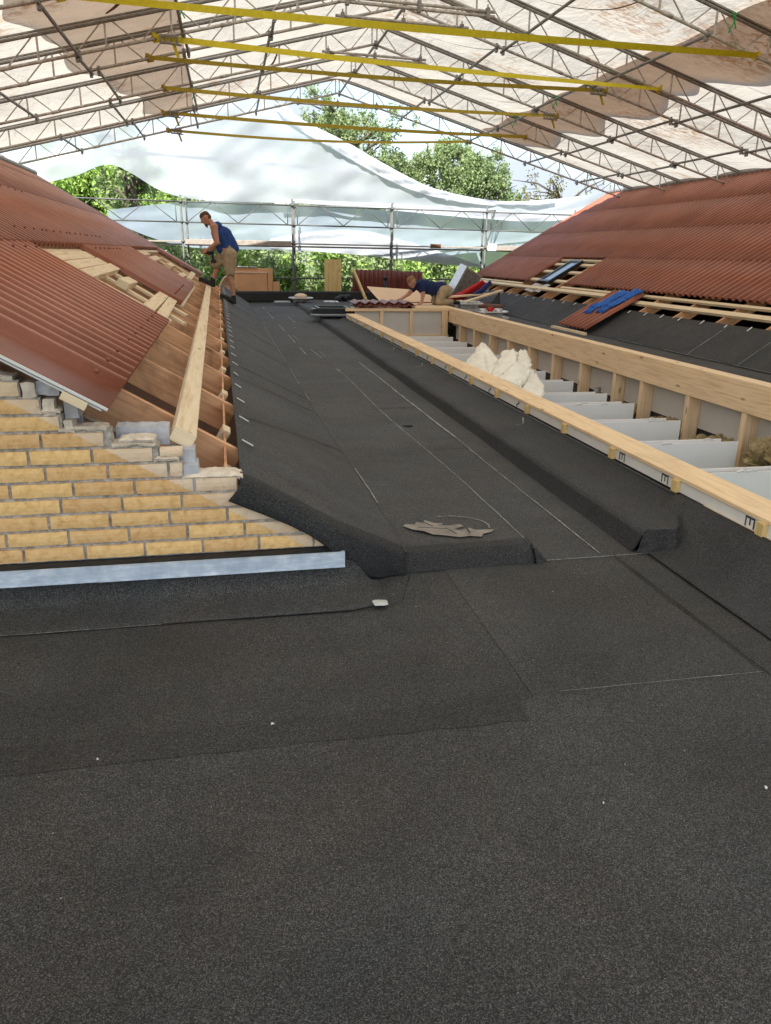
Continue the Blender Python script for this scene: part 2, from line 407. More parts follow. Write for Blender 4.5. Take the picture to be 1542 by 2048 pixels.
# ================================================================ GROUND AND ROOF DECK (setting)
g = MB(); g.grid(lambda u, v: (-150+300*u, -60+400*v, -3.6+.5*fb(u*300, v*400, 0, .05)), 60, 80)
tag(g.build('ground', 'grass', smooth=True), kind='structure')

# foreground felt deck: laid in overlapping lengths
def felt_sheet(name, x0, x1, y0, y1, z, mat, parent=None, th=.004, st=.08, jag=.004):
    nu, nv = max(2, int((x1-x0)/st)), max(2, int((y1-y0)/st))
    def fn(u, v):
        x, y = x0+(x1-x0)*u, y0+(y1-y0)*v
        if u in (0, 1): x += jag*fb(x, y*9, 3)
        if v in (0, 1): y += jag*fb(x*9, y, 7)
        return (x, y, z+.004*fb(x, y, 1, 1.3)+.0015*fb(x, y, 2, 5))
    m = MB(); m.slab(fn, nu, nv, th); return m.build(name, mat, parent, smooth=False)
deck = MB()
deck.slab(lambda u, v: (-5+7.25*u, -4+7.36*v, .004*fb(-5+7.25*u, -4+7.36*v, 1, 1.3)+.0015*fb(-5+7.25*u, -4+7.36*v, 2, 5)), 90, 92, .25)
D = tag(deck.build('deck', 'felt_mid'), kind='structure')
felt_sheet('felt_length', -4.9, 1.905, -3.9, 2.165, .0085, 'felt_brown', D, .006)
felt_sheet('felt_length', -4.9, .60, 2.12, 2.935, .0035, 'felt_mid', D, .003)
felt_sheet('felt_length', -4.9, .93, 2.035, 2.175, .0105, 'felt_deep', D, .001, jag=.012)
felt_sheet('felt_length', 1.0, 1.90, 2.12, 3.335, .0022, 'felt_brown', D, .001, jag=.002)
def seam(parent, pts, w, mat, z=.002, gaps=0, amp=.003, name='seam'):
    """irregular ribbon of granules or bitumen lying on the felt"""
    m = MB(); out = []
    for (a, b) in zip(pts, pts[1:]):
        a, b = Vector(a), Vector(b); n = max(2, int((b-a).length/.06))
        for i in range(n+(b == Vector(pts[-1]))): out.append(a.lerp(b, i/n))
    quads = []
    for i in range(len(out)-1):
        p, q = out[i], out[i+1]; d = (q-p); d.z = 0; d.normalize(); s = Vector((-d.y, d.x, 0))
        if gaps and fb(p.x*.9, p.y*.55, 11) < gaps-.5: continue
        w0 = w*(.36+1.1*abs(fb(p.x*5, p.y*5, 5))); w1 = w*(.36+1.1*abs(fb(q.x*5, q.y*5, 5)))
        o0, o1 = amp*fb(p.x*7, p.y*7, 9), amp*fb(q.x*7, q.y*7, 9)
        vs = [p+s*(o0-w0), p+s*(o0+w0), q+s*(o1+w1), q+s*(o1-w1)]
        m.add([(v.x, v.y, v.z+z) for v in vs], [(0, 1, 2, 3)])
    return m.build(name, mat, parent) if m.f else None
seam(D, [(1.912, -.5, .009), (1.912, 3.36, .009)], .006, 'seam_dark', .001)
seam(D, [(-3, 2.935, .008), (.6, 2.94, .008), (.72, 3.0, .006), (.82, 3.28, .006)], .0035, 'seam_dark', .001)
seam(D, [(-3, 2.935+.008, .006), (.6, 2.946, .006)], .0022, 'seam_white', .002, .35)
seam(D, [(.85, 2.180, .009), (1.9, 2.175, .009)], .0018, 'seam_white', .002, .38)
seam(D, [(1.45, 3.345, .004), (2.1, 3.355, .004)], .0045, 'seam_white', .003)
# loose grit on the deck
for k, (n_, mt, r0, r1) in enumerate(((120, 'seam_white', .0010, .0026), )):
    m = MB()
    for i in range(n_):
        x, y = random.uniform(-1.4, 2.3), random.uniform(.6, 3.2); r = random.uniform(r0, r1)*(.8+.2*y)*random.choice((.6, .8, 1))
        m.ball((x, y, .012+r*.3), (r*random.uniform(.7, 1.8), r, r*.5), 5, 3)
    tag(m.build('grit', mt), kind='stuff')

# the walkway between the slopes
ZW = .085
def walk(x, y):
    left = .02+(ZW-.02)*(1-sm(3.7, 7.5, y))
    right = .02*sm(3.35, 7.0, y)
    t = sm(1.45, 1.55, x)
    z = left*(1-t)+right*t
    return z+.006*fb(x, y, 2, .9)+.002*fb(x, y, 8, 4)
Wk = MB()
Wk.slab(lambda u, v: (.80+1.35*u, 3.34+(3.42-3.34)*(1 if u < .49 else 0)+(24.0-3.34)*v**1.6, walk(.80+1.35*u, 3.40+20.6*v**1.6)), 27, 190, .004)
WK = tag(Wk.build('walkway', 'felt_slope', smooth=True), kind='structure')
# the raised front edge of the walkway
st = MB()
def stepf(u, v):
    x = .775+.70*u; p = [(3.295, .0), (3.325, .045), (3.362, .084), (3.43, .090)]
    t = v*3; i = min(2, int(t)); f = t-i; y = p[i][0]*(1-f)+p[i+1][0]*f; z = p[i][1]*(1-f)+p[i+1][1]*f
    return (x, y+.03*u+.004*fb(x*4, z*9, 3), z+.003*fb(x*3, y*3, 1))
st.slab(stepf, 30, 12, .004)
st.add([(1.473, 3.300, 0), (1.473, 3.366, .080), (1.473, 3.46, .082), (1.55, 3.46, .004), (1.55, 3.345, .0)], [(0, 1, 4), (1, 2, 3, 4)])
st.build('step_edge', 'felt_flap', WK, smooth=True)
def wl_(x, y): return (x, y, walk(x, y))
def line(x0, y0, x1, y1, n=40): return [wl_(x0+(x1-x0)*i/n, y0+(y1-y0)*i/n) for i in range(n+1)]
seam(WK, line(1.478, 3.36, 1.462, 6.2), .0042, 'seam_white', .004, .15)
seam(WK, line(1.462, 6.2, 1.44, 16), .005, 'seam_white', .004, .42)
seam(WK, line(1.855, 3.4, 1.85, 6), .005, 'seam_white', .005, .28)
seam(WK, line(1.85, 6, 1.835, 10.6), .011, 'seam_white', .005)
seam(WK, line(1.66, 11, 1.52, 18.5), .012, 'seam_white', .005, .45)
seam(WK, line(1.44, 9.8, 1.22, 15), .009, 'seam_white', .005, .42)
seam(WK, line(1.20, 11.5, 1.12, 22), .012, 'seam_white', .005, .5)
for x0, x1, y in ((.84, 1.44, 8.0), (1.46, 1.86, 7.3), (.84, 1.40, 11.9), (1.2, 1.8, 9.8), (.84, 1.3, 15.2), (1.2, 1.7, 13.4), (.84, 1.3, 18.6), (1.46, 1.85, 5.6)):
    seam(WK, line(x0, y, x1, y+.03, 12), .008, 'seam_dark', .004)
dr = MB(); dr.ball((1.56, 6.48, walk(1.56, 6.48)+.004), (.05, .035, .008), 12, 4); dr.build('drain_stub', 'black_rubber', WK, True)
# torn felt patch near the front edge
pt = MB()
outl = [(.885, 3.725), (.905, 3.752), (.955, 3.735), (.965, 3.775), (1.0, 3.755), (1.02, 3.79), (1.06, 3.745), (1.10, 3.735), (1.10, 3.70), (1.15, 3.705), (1.19, 3.70), (1.20, 3.665), (1.14, 3.64), (1.17, 3.618), (1.22, 3.635), (1.25, 3.60), (1.30, 3.605), (1.345, 3.60), (1.315, 3.565), (1.27, 3.545), (1.25, 3.505), (1.19, 3.525), (1.13, 3.515), (1.07, 3.55), (1.01, 3.575), (.97, 3.62), (.925, 3.66)]
cc = (1.09, 3.625)
vs = [(cc[0], cc[1], ZW+.006)]+[(x+.006*fb(x*30, y*30), y, ZW+.007+.012*max(0, fb(x*20, y*20, 4))) for x, y in outl]
pt.add(vs, [(0, i, i % len(outl)+1) for i in range(1, len(outl)+1)])
P_ = pt.build('torn_patch', 'putty', WK)
cr = MB()
for a, b in (((.98, 3.775), (1.03, 3.66)), ((1.06, 3.68), (1.16, 3.655)), ((1.10, 3.60), (1.12, 3.53)), ((1.2, 3.61), (1.19, 3.53)), ((.95, 3.66), (1.10, 3.61))):
    a, b = Vector(a+(ZW+.020,)), Vector(b+(ZW+.020,)); d = (b-a).normalized(); q = Vector((-d.y, d.x, 0))*.006
    cr.add([a-q, a+q*.4, b+q, b-q*.3], [(0, 1, 2, 3)])
cr.build('crack', 'seam_dark', P_)
arc = [(1.13+.21*math.cos(t), 3.68+.17*math.sin(t), ZW+.004) for t in [R(a) for a in range(-20, 95, 6)]]
seam(WK, arc, .005, 'seam_white', .003, .1)
seam(WK, [(1.10, 3.845, ZW+.004), (1.19, 3.85, ZW+.004)], .007, 'seam_white', .003)

# felt on the left slope
FS = .577
def zfelt(x): return ZW+(.83-x)*FS
sl = MB()
def slf(u, v):
    x = .05+.80*u; y = 3.235+.125*max(0, min(1, (x-.47)/.32))+20.3*v**1.7
    z = zfelt(x)-(ZW-walk(.81, y))*max(0, (x-.05)/.78)+.006*fb(x, y, 5, 1.1)+.003*fb(x*3, y, 6, 2)
    if y > 4: z += -.004*max(0, fb(x*.5+y*1.2, y*.1, 3))
    z += .012*sm(.74, .85, x)*0
    return (x, y, z)
sl.slab(slf, 18, 190, .004)
SL = tag(sl.build('valley_slope', 'felt_slope', smooth=True), kind='structure')
seam(SL, [(.835, 4.15+i*.5, walk(.84, 4.15+i*.5)+.003) for i in range(30)], .0045, 'seam_white', .004, .40, .006)
for y in (4.6, 6.15, 6.9, 9.3, 11.4, 13.6, 16.0, 18.5):     # laps that run down the slope
    seam(SL, [(.07+.76*i/12, y+.9*i/12, zfelt(.07+.76*i/12)-(ZW-walk(.81, y+.9*i/12))*i/12+.006) for i in range(13)], .006, 'seam_dark', .003)
i = 0; y = 3.93
while y < 22.5:                                             # pale fixing clips along the top edge
    c = MB(); a = (.075, y, zfelt(.075)+.014); L = random.uniform(.04, .065); an = random.uniform(-.1, .25)
    b = (.075+L*.87, y-an*L*.6, zfelt(.075+L*.87)+.010)
    c.beam(a, b, .015, .005, (0.5, 0, .866), .002); c.build('fixing_clip', 'white_tab', SL); y += .587+random.uniform(-.05, .05)
# the loose flap of felt hanging in front of the brickwork
fl = MB()
low = [(-.008, .448), (.06, .415), (.125, .385), (.25, .325), (.34, .272), (.43, .198), (.485, .13), (.56, .05), (.66, .004), (.80, .0)]
top = [(.045, .538), (.10, .508), (.17, .468), (.26, .415), (.35, .360), (.44, .308), (.52, .262), (.60, .215), (.70, .158), (.80, .10)]
def flf(u, v):
    t = u*(len(low)-1); i = min(len(low)-2, int(t)); f = t-i
    lx, lz = [low[i][k]*(1-f)+low[i+1][k]*f for k in (0, 1)]; tx, tz = [top[i][k]*(1-f)+top[i+1][k]*f for k in (0, 1)]
    if v < .35:
        w = v/.35; ang = w*math.pi/2
        return (tx, 3.262-.085*math.sin(ang)+.125*max(0, min(1, (tx-.47)/.32)), tz+.010-.035*(1-math.cos(ang)))
    w = (v-.35)/.65
    return (tx*(1-w)+lx*w, 3.180-.010*math.sin(w*3)+.003*fb(tx*6, w*3, 2)+.125*max(0, min(1, (tx-.47)/.32))*(1-w)+w*.118*max(0, min(1, (lx-.44)/.30)), (tz-.025)*(1-w)+lz*w)
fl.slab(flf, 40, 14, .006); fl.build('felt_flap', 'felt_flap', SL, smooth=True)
# upstand between the wall flashing and the deck
up = MB()
def upf(u, v):
    x = -3.2+3.86*u; p = [(3.19, .16), (3.188, .10), (3.178, .055), (3.15, .026), (3.09, .011), (2.95, .0042)]
    t = v*5; i = min(4, int(t)); f = t-i
    return (x, p[i][0]*(1-f)+p[i+1][0]*f+.045*sm(.48, .64, x)+.003*fb(x*2, v*2, 4), (p[i][1]*(1-f)+p[i+1][1]*f)*(1-.95*sm(.50, .64, x))+.001*fb(x*4, v, 1)+.001)
up.slab(upf, 110, 20, .002); up.build('upstand', 'felt_brown', D, smooth=True)

# curb beside the box, with its rounded edge and cant
cb = MB()
prof = [(2.035, .001), (2.050, .022), (2.068, .055), (2.084, .086), (2.104, .107), (2.135, .117), (2.20, .116), (2.33, .106), (2.44, .108), (2.515, .130), (2.553, .158)]
def cbf(u, v):
    t = u*10; i = min(9, int(t)); f = t-i; y = 3.40+13.3*v**1.4
    x = prof[i][0]*(1-f)+prof[i+1][0]*f; z = prof[i][1]*(1-f)+prof[i+1][1]*f
    yf = 3.40+(.35*sm(2.25, 2.55, x))+.012*fb(x*20, 0, 3); y = yf+(16.7-yf)*v**1.4
    z = z+.006*fb(x*2, y, 2, 1.2)*(u > .3) + .003*fb(x*9, y*3, 5)*(u > .3)
    return (x+.006*fb(y, 3, 1, .8)*(u < .4), y, z)
cb.slab(cbf, 40, 200, .006)
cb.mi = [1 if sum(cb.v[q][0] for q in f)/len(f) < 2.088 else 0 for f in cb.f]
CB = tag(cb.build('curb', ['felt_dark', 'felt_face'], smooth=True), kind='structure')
en = MB()                                                    # ragged torn front end of the curb
def enf(u, v):
    x = 2.10+.42*u; yt = 3.405+.35*sm(2.25, 2.55, x)+.012*fb(x*20, 0, 3); zt = .096+.06*sm(.8, 1, u)
    w = v; zb = .008+.155*sm(.2, 1, max(0, (x-2.10)/.455))**1.3; zt = .117-.010*sm(0, .5, u)+.03*sm(.75, 1, u); return (x+.008*fb(x*25, v*4, 6)-.055*w*(1-sm(0, .3, u)), yt-.045*w+.012*fb(x*18, v*3, 2)*v, max(zb, 0)*w+zt*(1-w)+.008*fb(x*22, v*7, 9)*(1-w)*w*3)
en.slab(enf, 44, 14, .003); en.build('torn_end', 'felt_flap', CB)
cv = MB()                                                    # cove in front of the curb, up to the box
def cvf(u, v):
    y = 1.2+2.62*v; x = 2.10+.455*u; z = .010+.155*sm(.2, 1, u)**1.3
    return (x, y, z+.004*fb(x*3, y*2, 4))
cv.slab(cvf, 16, 50, .004); cv.build('cove', 'felt_dark', CB, smooth=True)
for y in (6.0, 8.6, 9.5, 11.2, 12.6):
    seam(CB, [(2.22, y+.02, .103), (2.36, y, .102), (2.45, y+.02, .112), (2.50, y+.16, .135)], .006, 'seam_white', .003, .3)
# right-hand walkway and slope
rw = MB(); rw.slab(lambda u, v: (4.95+1.85*u, 3.0+21.4*v, ZW+.006*fb(u*2, v*20, 3)), 14, 80, .01)
RW = tag(rw.build('walkway', 'felt_slope', smooth=True), kind='structure')
rs = MB(); rs.slab(lambda u, v: (6.77+.76*u, 3.0+21.4*v, ZW+.76*u*FS+.008*fb(u*1.5, v*22, 7)), 14, 120, .006)
RS = tag(rs.build('valley_slope', 'felt_dark', smooth=True), kind='structure')
seam(RS, [(6.78, 5+i*.4, ZW+.016) for i in range(46)], .014, 'seam_white', .004, .45, .01)
for y in (7.1, 8.2, 9.3, 10.5, 12.1, 13.2, 15.8, 17.2, 18.9, 20.5):
    seam(RS, [(6.80+.7*i/8, y+.1*i/8, ZW+(.03+.7*i/8)*FS+.012) for i in range(9)], .008, random.choice(('seam_dark', 'seam_white')), .005, .35)
y = 4.2
while y < 24:
    c = MB(); L = random.uniform(.07, .11); x = 7.43
    c.beam((x, y, ZW+(x-6.77)*FS+.02), (x+L*.8, y+.03, ZW+(x+L*.8-6.77)*FS+.02), .024, .008, (-.5, 0, .866), .003); c.build('fixing_clip', 'white_tab', RS); y += .59+random.uniform(-.05, .05)
# beyond the box: the end deck and its parapet
ed = MB(); ed.slab(lambda u, v: (2.12+2.9*u, 16.62+7.5*v, .10+.006*fb(u*3, v*7, 2)), 24, 50, .2)
ED = tag(ed.build('deck', 'felt_slope', smooth=True), kind='structure')
for i in range(6): seam(ED, [(2.2, 17.3+i*1.05, .108), (4.9, 17.35+i*1.05, .108)], .01, 'seam_dark', .003)
pp = MB(); pp.beam((.1, 23.9, .19), (6.9, 24.7, .19), .22, .30, b=.03)
tag(pp.build('parapet', 'felt_flap'), 'low black felted parapet closing the far end of the flat roof', 'parapet')

# ================================================================ BRICK GABLE WALL
BW = thing('brick_wall', 'stepped yellow brick gable wall with broken top courses under the left roof', 'wall', (0, 3.2, 0))
YW = 3.2; CH = .0692; BP = .2405
def rough_box(m, x0, x1, y0, y1, z0, z1, amp=.0022, seedv=0):
    nx = max(2, int((x1-x0)/.02)); nzz = 3; vs = []; fs = []
    def P(i, j, back):
        x = x0+(x1-x0)*i/nx; z = z0+(z1-z0)*j/nzz; ex = min(i, nx-i) == 0; ez = min(j, nzz-j) == 0
        k = seedv*3.7
        x += amp*fb(x*60, z*60, k)*(1.2 if ex else .3); z += amp*1.1*fb(x*45, z*60, k+5)*(1 if ez else .3)
        y = y1 if back else y0+(.003 if (ex or ez) else 0)+(.0025 if (ex and ez) else 0)+amp*.8*fb(x*40, z*40, k+9)
        return (x, y, z)
    W = nx+1; F = [P(i, j, 0) for j in range(nzz+1) for i in range(W)]; Bk = [P(i, j, 1) for j in range(nzz+1) for i in range(W)]; N = len(F)
    vs = F+Bk
    fs = [(j*W+i, j*W+i+1, (j+1)*W+i+1, (j+1)*W+i) for j in range(nzz) for i in range(nx)]
    rim = [i for i in range(W)]+[j*W+nx for j in range(1, nzz+1)]+[nzz*W+i for i in range(nx-1, -1, -1)]+[j*W for j in range(nzz-1, 0, -1)]
    for a, b in zip(rim, rim[1:]+rim[:1]): fs.append((a, N+a, N+b, b))
    m.add(vs, fs)
offs = [-.126, -.185, -.255, -.20, -.145, -.245, -.30, -.245, -.165, -.19, -.24]
right = [.47, .36, .24, .125, .03, -.19, -.285, -.465, -.645, -.715, -.785]
for k in range(11, 24):
    offs.append(-.126-.06*(k % 4)); right.append(min(-1.0, -.50-(.237+.0692*k-.80)/.584))
bm_ = MB(); mo = MB()
for k in range(24):
    zc = .237+.0692*k; z0, z1 = zc-.0275, zc+.0275; xr = right[k]
    j0 = offs[k]+BP*8
    jn = j0
    while jn > -2.6:
        a, b = jn-BP+.006, jn-.006
        if a < xr-.03 and b > -2.6:
            b = min(b, xr); rough_box(bm_, a, b, YW+random.uniform(-.0015, .0025), YW+.10, z0, z1, .0024, jn+k)
        jn -= BP
    mo.slab(lambda u, v, z0=zc-CH/2, xr=xr: (-2.7+(xr+.004+2.7)*u, YW+.014+.0035*fb(u*40, v*3, k), z0+CH*v), 60, 3, .09)
bm_.build('brickwork', 'brick', BW); mo.build('mortar_bed', 'mortar', BW)
# rough mortar left on the stepped courses
def lump(name, mat, x0, x1, y0, y1, z0, z1, amp, parent, sd=0, st=.012):
    m = MB(); nx, ny = max(3, int((x1-x0)/st)), max(3, int((y1-y0)/st))
    def fn(u, v):
        x, y = x0+(x1-x0)*u, y0+(y1-y0)*v; e = min(u, 1-u, v, 1-v); k = sm(0, .16, e)
        return (x+amp*.6*fb(x*30, y*30, sd), y+amp*.6*fb(x*30, y*30, sd+3), z0+(z1-z0)*(.25+.75*k)+amp*fb(x*26, y*26, sd+1)*(.4+k)+amp*.7*fb(x*70, y*70, sd+8))
    m.slab(fn, nx, ny, max(.01, (z1-z0)*.9)); return m.build(name, mat, parent)
for (x0, x1, z, h, sd) in ((-.195, .055, .543, .022, 1), (-.46, -.29, .695, .010, 2), (-.655, -.475, .765, .009, 3), (-.43, -.29, .712, .012, 4), (-.72, -.64, .838, .01, 5), (-1.4, -.80, .975, .018, 6), (-.30, -.20, .63, .014, 7)):
    lump('mortar_lump', 'pale_mortar', x0, x1, 3.20, 3.31, z, z+h, .007, BW, sd)
for (x0, x1, z0, z1) in ((-.775, -.725, .895, .955), (-.705, -.66, .82, .89), (-.635, -.60, .75, .80)):
    m = MB(); rough_box(m, x0, x1, 3.205, 3.3, z0, z1, .006, x0); m.build('mortar_lump', 'pale_mortar', BW)
# pale aerated blocks of the inner leaf
for (x0, x1, y0, y1, z0, z1) in ((-.725, -.640, 3.225, 3.33, .90, .955), (-.25, -.135, 3.26, 3.36, .56, .655), (-.19, -.125, 3.21, 3.33, .49, .60), (-.635, -.585, 3.25, 3.36, .80, .93), (-.46, -.24, 3.34, 3.44, .66, .74)):
    m = MB(); rough_box(m, x0, x1, y0, y1, z0, z1, .005, x1); m.build('aerated_block', 'light_block', BW)
m = MB(); rough_box(m, -.275, -.185, 3.205, 3.26, .640, .672, .003, 9); m.build('half_brick', 'brick', BW)
m = MB(); m.box(-2.7, -.10, 3.31, 3.42, -.2, .52); m.box(-2.7, -.60, 3.43, 3.44, .4, .80); m.build('inner_leaf', 'light_block', BW)
# zinc flashing along the foot
ZF = thing('flashing_strip', 'grey zinc flashing strip along the foot of the yellow brick wall', 'flashing', (-.3, 3.17, .12))
for x0, x1, dy in ((-2.6, -.552, .0), (-.555, .488, -.004)):
    m = MB(); y0 = 3.158+dy
    m.prism([(x0, .125), (x1, .125), (x1, .188), (x0, .188)], y0, y0+.003)
    m.prism([(x0, .1885), (x1, .1885), (x1, .191), (x0, .191)], y0+.0005, 3.205)
    m.prism([(x0, .1215), (x1, .1215), (x1, .1245), (x0, .1245)], y0-.006, y0+.010); m.build('zinc_length', 'zinc', ZF)
m = MB(); m.slab(lambda u, v: (-2.6+3.07*u, 3.164+.035*v, .192+.010*v+.005*abs(fb(u*60, v, 3))), 90, 2, .006); m.build('sealant', 'black_gloss', ZF)

# ================================================================ CORRUGATED ROOFS
PITCH = .177
def corr(m, fn, ny0, ny1, s0, s1, amp=.027, th=.006, seg=8, flat=0, ns=2, lift=.018):
    """fn(s, y, h): s up the slope (m), y along the eave, h off the plane"""
    n = max(2, int(round((ny1-ny0)/PITCH*seg)))
    def f(u, v):
        y = ny0+(ny1-ny0)*u; s = s0+(s1-s0)*v
        h = amp*(2*((1-math.cos(2*math.pi*(y-ny0)/PITCH))/2)**1.25-1) if not (flat and y < ny0+flat) else -amp
        return fn(s, y, h+lift*(1-v))
    m.slab(f, n, ns, th)
def roof(name, label, eave, side, ang, y0, y1, courses, holes, ridge_s, raf_eave, raf_z0, raf_y, col_w=1.2, flat_first=0):
    """eave=(x,z) of the sheets' lower edge; side -1 rises to the left, +1 to the right"""
    T = thing(name, label, 'roof', (eave[0], y0, 0))
    ca, sa = math.cos(ang), math.sin(ang)
    def fn(s, y, h): return (eave[0]+side*(s*ca)-side*h*sa, y, eave[1]+s*sa+h*ca)
    ys = [y0]
    while ys[-1] < y1-.3: ys.append(min(y1, ys[-1]+col_w))
    for ci in range(len(courses)-1):
        s0, s1 = courses[ci], courses[ci+1]
        for a, b in zip(ys, ys[1:]):
            if ci == 0:
                # clip the lowest course by the stripped openings
                mid = (a+b)/2
                if any(h0 < mid < h1 for h0, h1 in holes): continue
            m = MB(); corr(m, fn, a, b+(.05 if b < y1 else 0), s0-(.0 if ci == 0 else .06), s1+.04, lift=.003+.0025*(ci > 0), flat=flat_first if a == y0 else 0, seg=14 if a < y0+7 else 9)
            yy = a+PITCH
            while yy < b and a < y0+8:
                for sx in (.11, .85):
                    c = fn(s0+sx*(s1-s0) if sx > .5 else s0+sx, yy, .03+.024*0+.02); m.ball(c, .011, 6, 4)
                yy += PITCH*2
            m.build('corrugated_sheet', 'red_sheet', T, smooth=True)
    m = MB(); m.tube([fn(ridge_s, y0-.05, .03), fn(ridge_s, y1, .03)], .07, 8); m.build('ridge_cap', 'dark_steel', T)
    # rafters
    rx, rz = raf_eave
    def rf(s, y, h): return (rx+side*s*ca-side*h*sa, y, rz+s*sa+h*ca)
    L = (abs(eave[0]-rx)+ridge_s*ca)/ca-.1
    for y in raf_y:
        m = MB(); m.beam(rf(-.02, y, -.09), rf(L, y, -.09), .048, .18, (side*-sa, 0, ca), .002); m.build('rafter', 'rafter_wood', T)
    for s in [c+.12 for c in courses[1:-1]]+[courses[0]+.20+abs(eave[0]-rx)/ca]:
        pass
    for s in courses[1:]:
        s2 = s+abs(eave[0]-rx)/ca-.06
        m = MB(); m.beam(rf(s2, y0+.05, .022), rf(s2, y1-.05, .022), .07, .044, (side*-sa, 0, ca)); m.build('batten', 'pale_wood', T)
    return T, fn, rf
LANG = R(30.3)
lry = [3.86+1.175*k for k in range(16)]
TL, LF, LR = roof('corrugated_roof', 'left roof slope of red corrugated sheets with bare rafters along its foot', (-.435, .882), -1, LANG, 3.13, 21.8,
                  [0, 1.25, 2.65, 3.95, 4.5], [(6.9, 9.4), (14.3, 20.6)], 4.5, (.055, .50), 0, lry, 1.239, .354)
m = MB(); m.beam(LR(.02, 3.4, -.20+.1), LR(.02, 22.5, -.20+.1), .012, .20, (0, 0, 1)); m.build('fascia_board', 'rafter_wood', TL)
m = MB(); m.beam(LR(.74, 3.12, .025), LR(.74, 6.5, .025), .10, .035, (.5, 0, .866)); m.build('batten', 'pale_wood', TL)
m = MB(); m.beam(LR(.62, 9.7, .025), LR(.62, 14.5, .025), .07, .035, (.5, 0, .866)); m.build('batten', 'pale_wood', TL)
# white verge strip under the near sheet
m = MB(); m.beam(LF(.0, 3.122, -.030), LF(4.4, 3.122, -.030), .010, .010, (.5, 0, .866)); m.beam(LF(.02, 3.14, -.046), LF(4.4, 3.14, -.046), .012, .008, (.5, 0, .866)); m.build('verge_strip', 'white_tab', TL)
# small blocks nailed between rafter feet
for y in lry[:14]:
    m = MB(); yy = y+.32; m.beam(LR(.06, yy, -.05), LR(.06, yy+.14, -.05), .045, .09, (.5, 0, .866), .002); m.build('nailing_block', 'pale_wood', TL)
for y in (3.50, 3.62):
    m = MB(); m.beam(LR(.03, y, -.10), LR(.03, y+.09, -.10), .04, .08, (.5, 0, .866), .003); m.build('nailing_block', 'pale_wood', TL)
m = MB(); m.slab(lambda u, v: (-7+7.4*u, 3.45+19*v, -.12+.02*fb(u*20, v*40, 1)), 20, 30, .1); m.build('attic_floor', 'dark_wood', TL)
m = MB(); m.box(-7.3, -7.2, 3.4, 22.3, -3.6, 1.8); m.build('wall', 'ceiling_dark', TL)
# grey underlay seen between the lowest rafters
m = MB(); m.slab(lambda u, v: LR(.25+.5*u, 3.95+1.0*v, -.24+.02*fb(u*5, v*5, 2)), 8, 8, .01); m.build('underlay', 'mortar', TL)

RANG = R(30.3)
rry = [2.75+1.18*k for k in range(19)]
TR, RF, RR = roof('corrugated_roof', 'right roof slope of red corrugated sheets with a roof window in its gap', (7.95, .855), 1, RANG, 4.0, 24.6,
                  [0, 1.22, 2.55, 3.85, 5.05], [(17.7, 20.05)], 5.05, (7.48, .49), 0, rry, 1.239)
m = MB(); m.slab(lambda u, v: (7.55+6*u, 3.0+21*v, -.12), 10, 10, .1); m.build('attic_floor', 'ceiling_dark', TR)
m = MB(); m.beam(RR(.50, 4.0, .03), RR(.50, 17.7, .03), .06, .04, (-.5, 0, .866)); m.beam(RR(.50, 20.2, .03), RR(.50, 24.6, .03), .06, .04, (-.5, 0, .866)); m.build('batten', 'pale_wood', TR)
for s in (.75, 1.15, 1.5):
    m = MB(); m.beam(RR(s, 17.6, .022), RR(s, 20.3, .022), .09, .04, (-.5, 0, .866)); m.build('batten', 'pale_wood', TR)
m = MB(); m.box(13.6, 13.7, 3, 24.5, -3.6, 1.8); m.box(12.2, 12.3, 3, 24.4, -3.6, 3.2); m.build('wall', 'ceiling_dark', TR)
# end walls so that no daylight enters the lofts
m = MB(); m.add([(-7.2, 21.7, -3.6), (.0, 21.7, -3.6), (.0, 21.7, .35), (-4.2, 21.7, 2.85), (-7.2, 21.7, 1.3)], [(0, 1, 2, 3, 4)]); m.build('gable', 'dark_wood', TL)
m = MB(); m.add([(7.6, 24.45, -3.6), (13.6, 24.45, -3.6), (13.6, 24.45, 1.8), (12.2, 24.45, 3.0), (7.6, 24.45, .45)], [(0, 1, 2, 3, 4)]); m.build('gable', 'dark_wood', TR)

# column of sheets left hanging over the stripped patch
pl = MB(); pl.beam((-.185, 3.33, .690), (-.24, 18.2, .725), .098, .065, (.5, 0, .866), .004)
tag(pl.build('timber_beam', 'pale_wood'), 'long pale timber beam lying along the bare rafters', 'timber beam')
def board(p0, p1, w, h, label, up=(.5, 0, .866), mat='pale_wood', name='loose_board', grp='loose boards on the stripped left roof', cat='board'):
    m = MB(); m.beam(p0, p1, w, h, up, .003); return tag(m.build(name, mat), label, cat, grp)
def lrp(x, y, h=.0):   # point on the rafter tops of the left roof at x
    s = (.055-x)/math.cos(LANG); return LR(s, y, h)
board(lrp(-1.38, 7.3, .03), lrp(-1.40, 10.1, .03), .12, .05, 'uppermost of three thick boards laid side by side next to the near sheets')
board(lrp(-1.26, 7.25, .035), lrp(-1.29, 10.5, .035), .12, .05, 'middle one of three thick boards laid side by side next to the near sheets')
board(lrp(-1.13, 7.15, .045), lrp(-1.17, 10.2, .045), .12, .06, 'lowest and thickest of three boards laid side by side next to the near sheets')
board(lrp(-1.12, 7.5, .02), lrp(-.47, 7.55, .02), .14, .03, 'pale board running down the slope right beside the near corrugated sheets')
board(lrp(-1.13, 8.25, .02), lrp(-.36, 8.0, .02), .10, .03, 'second pale board down the slope, its foot under the two crossing boards')
board(lrp(-1.15, 9.05, .02), lrp(-.38, 8.9, .02), .14, .03, 'pale board running down the slope farthest from the near sheets')
board(lrp(-.94, 8.0, .06), lrp(-.93, 8.75, .06), .11, .07, 'short thick block lying on the battens of the near opening', name='timber_block', cat='timber block')
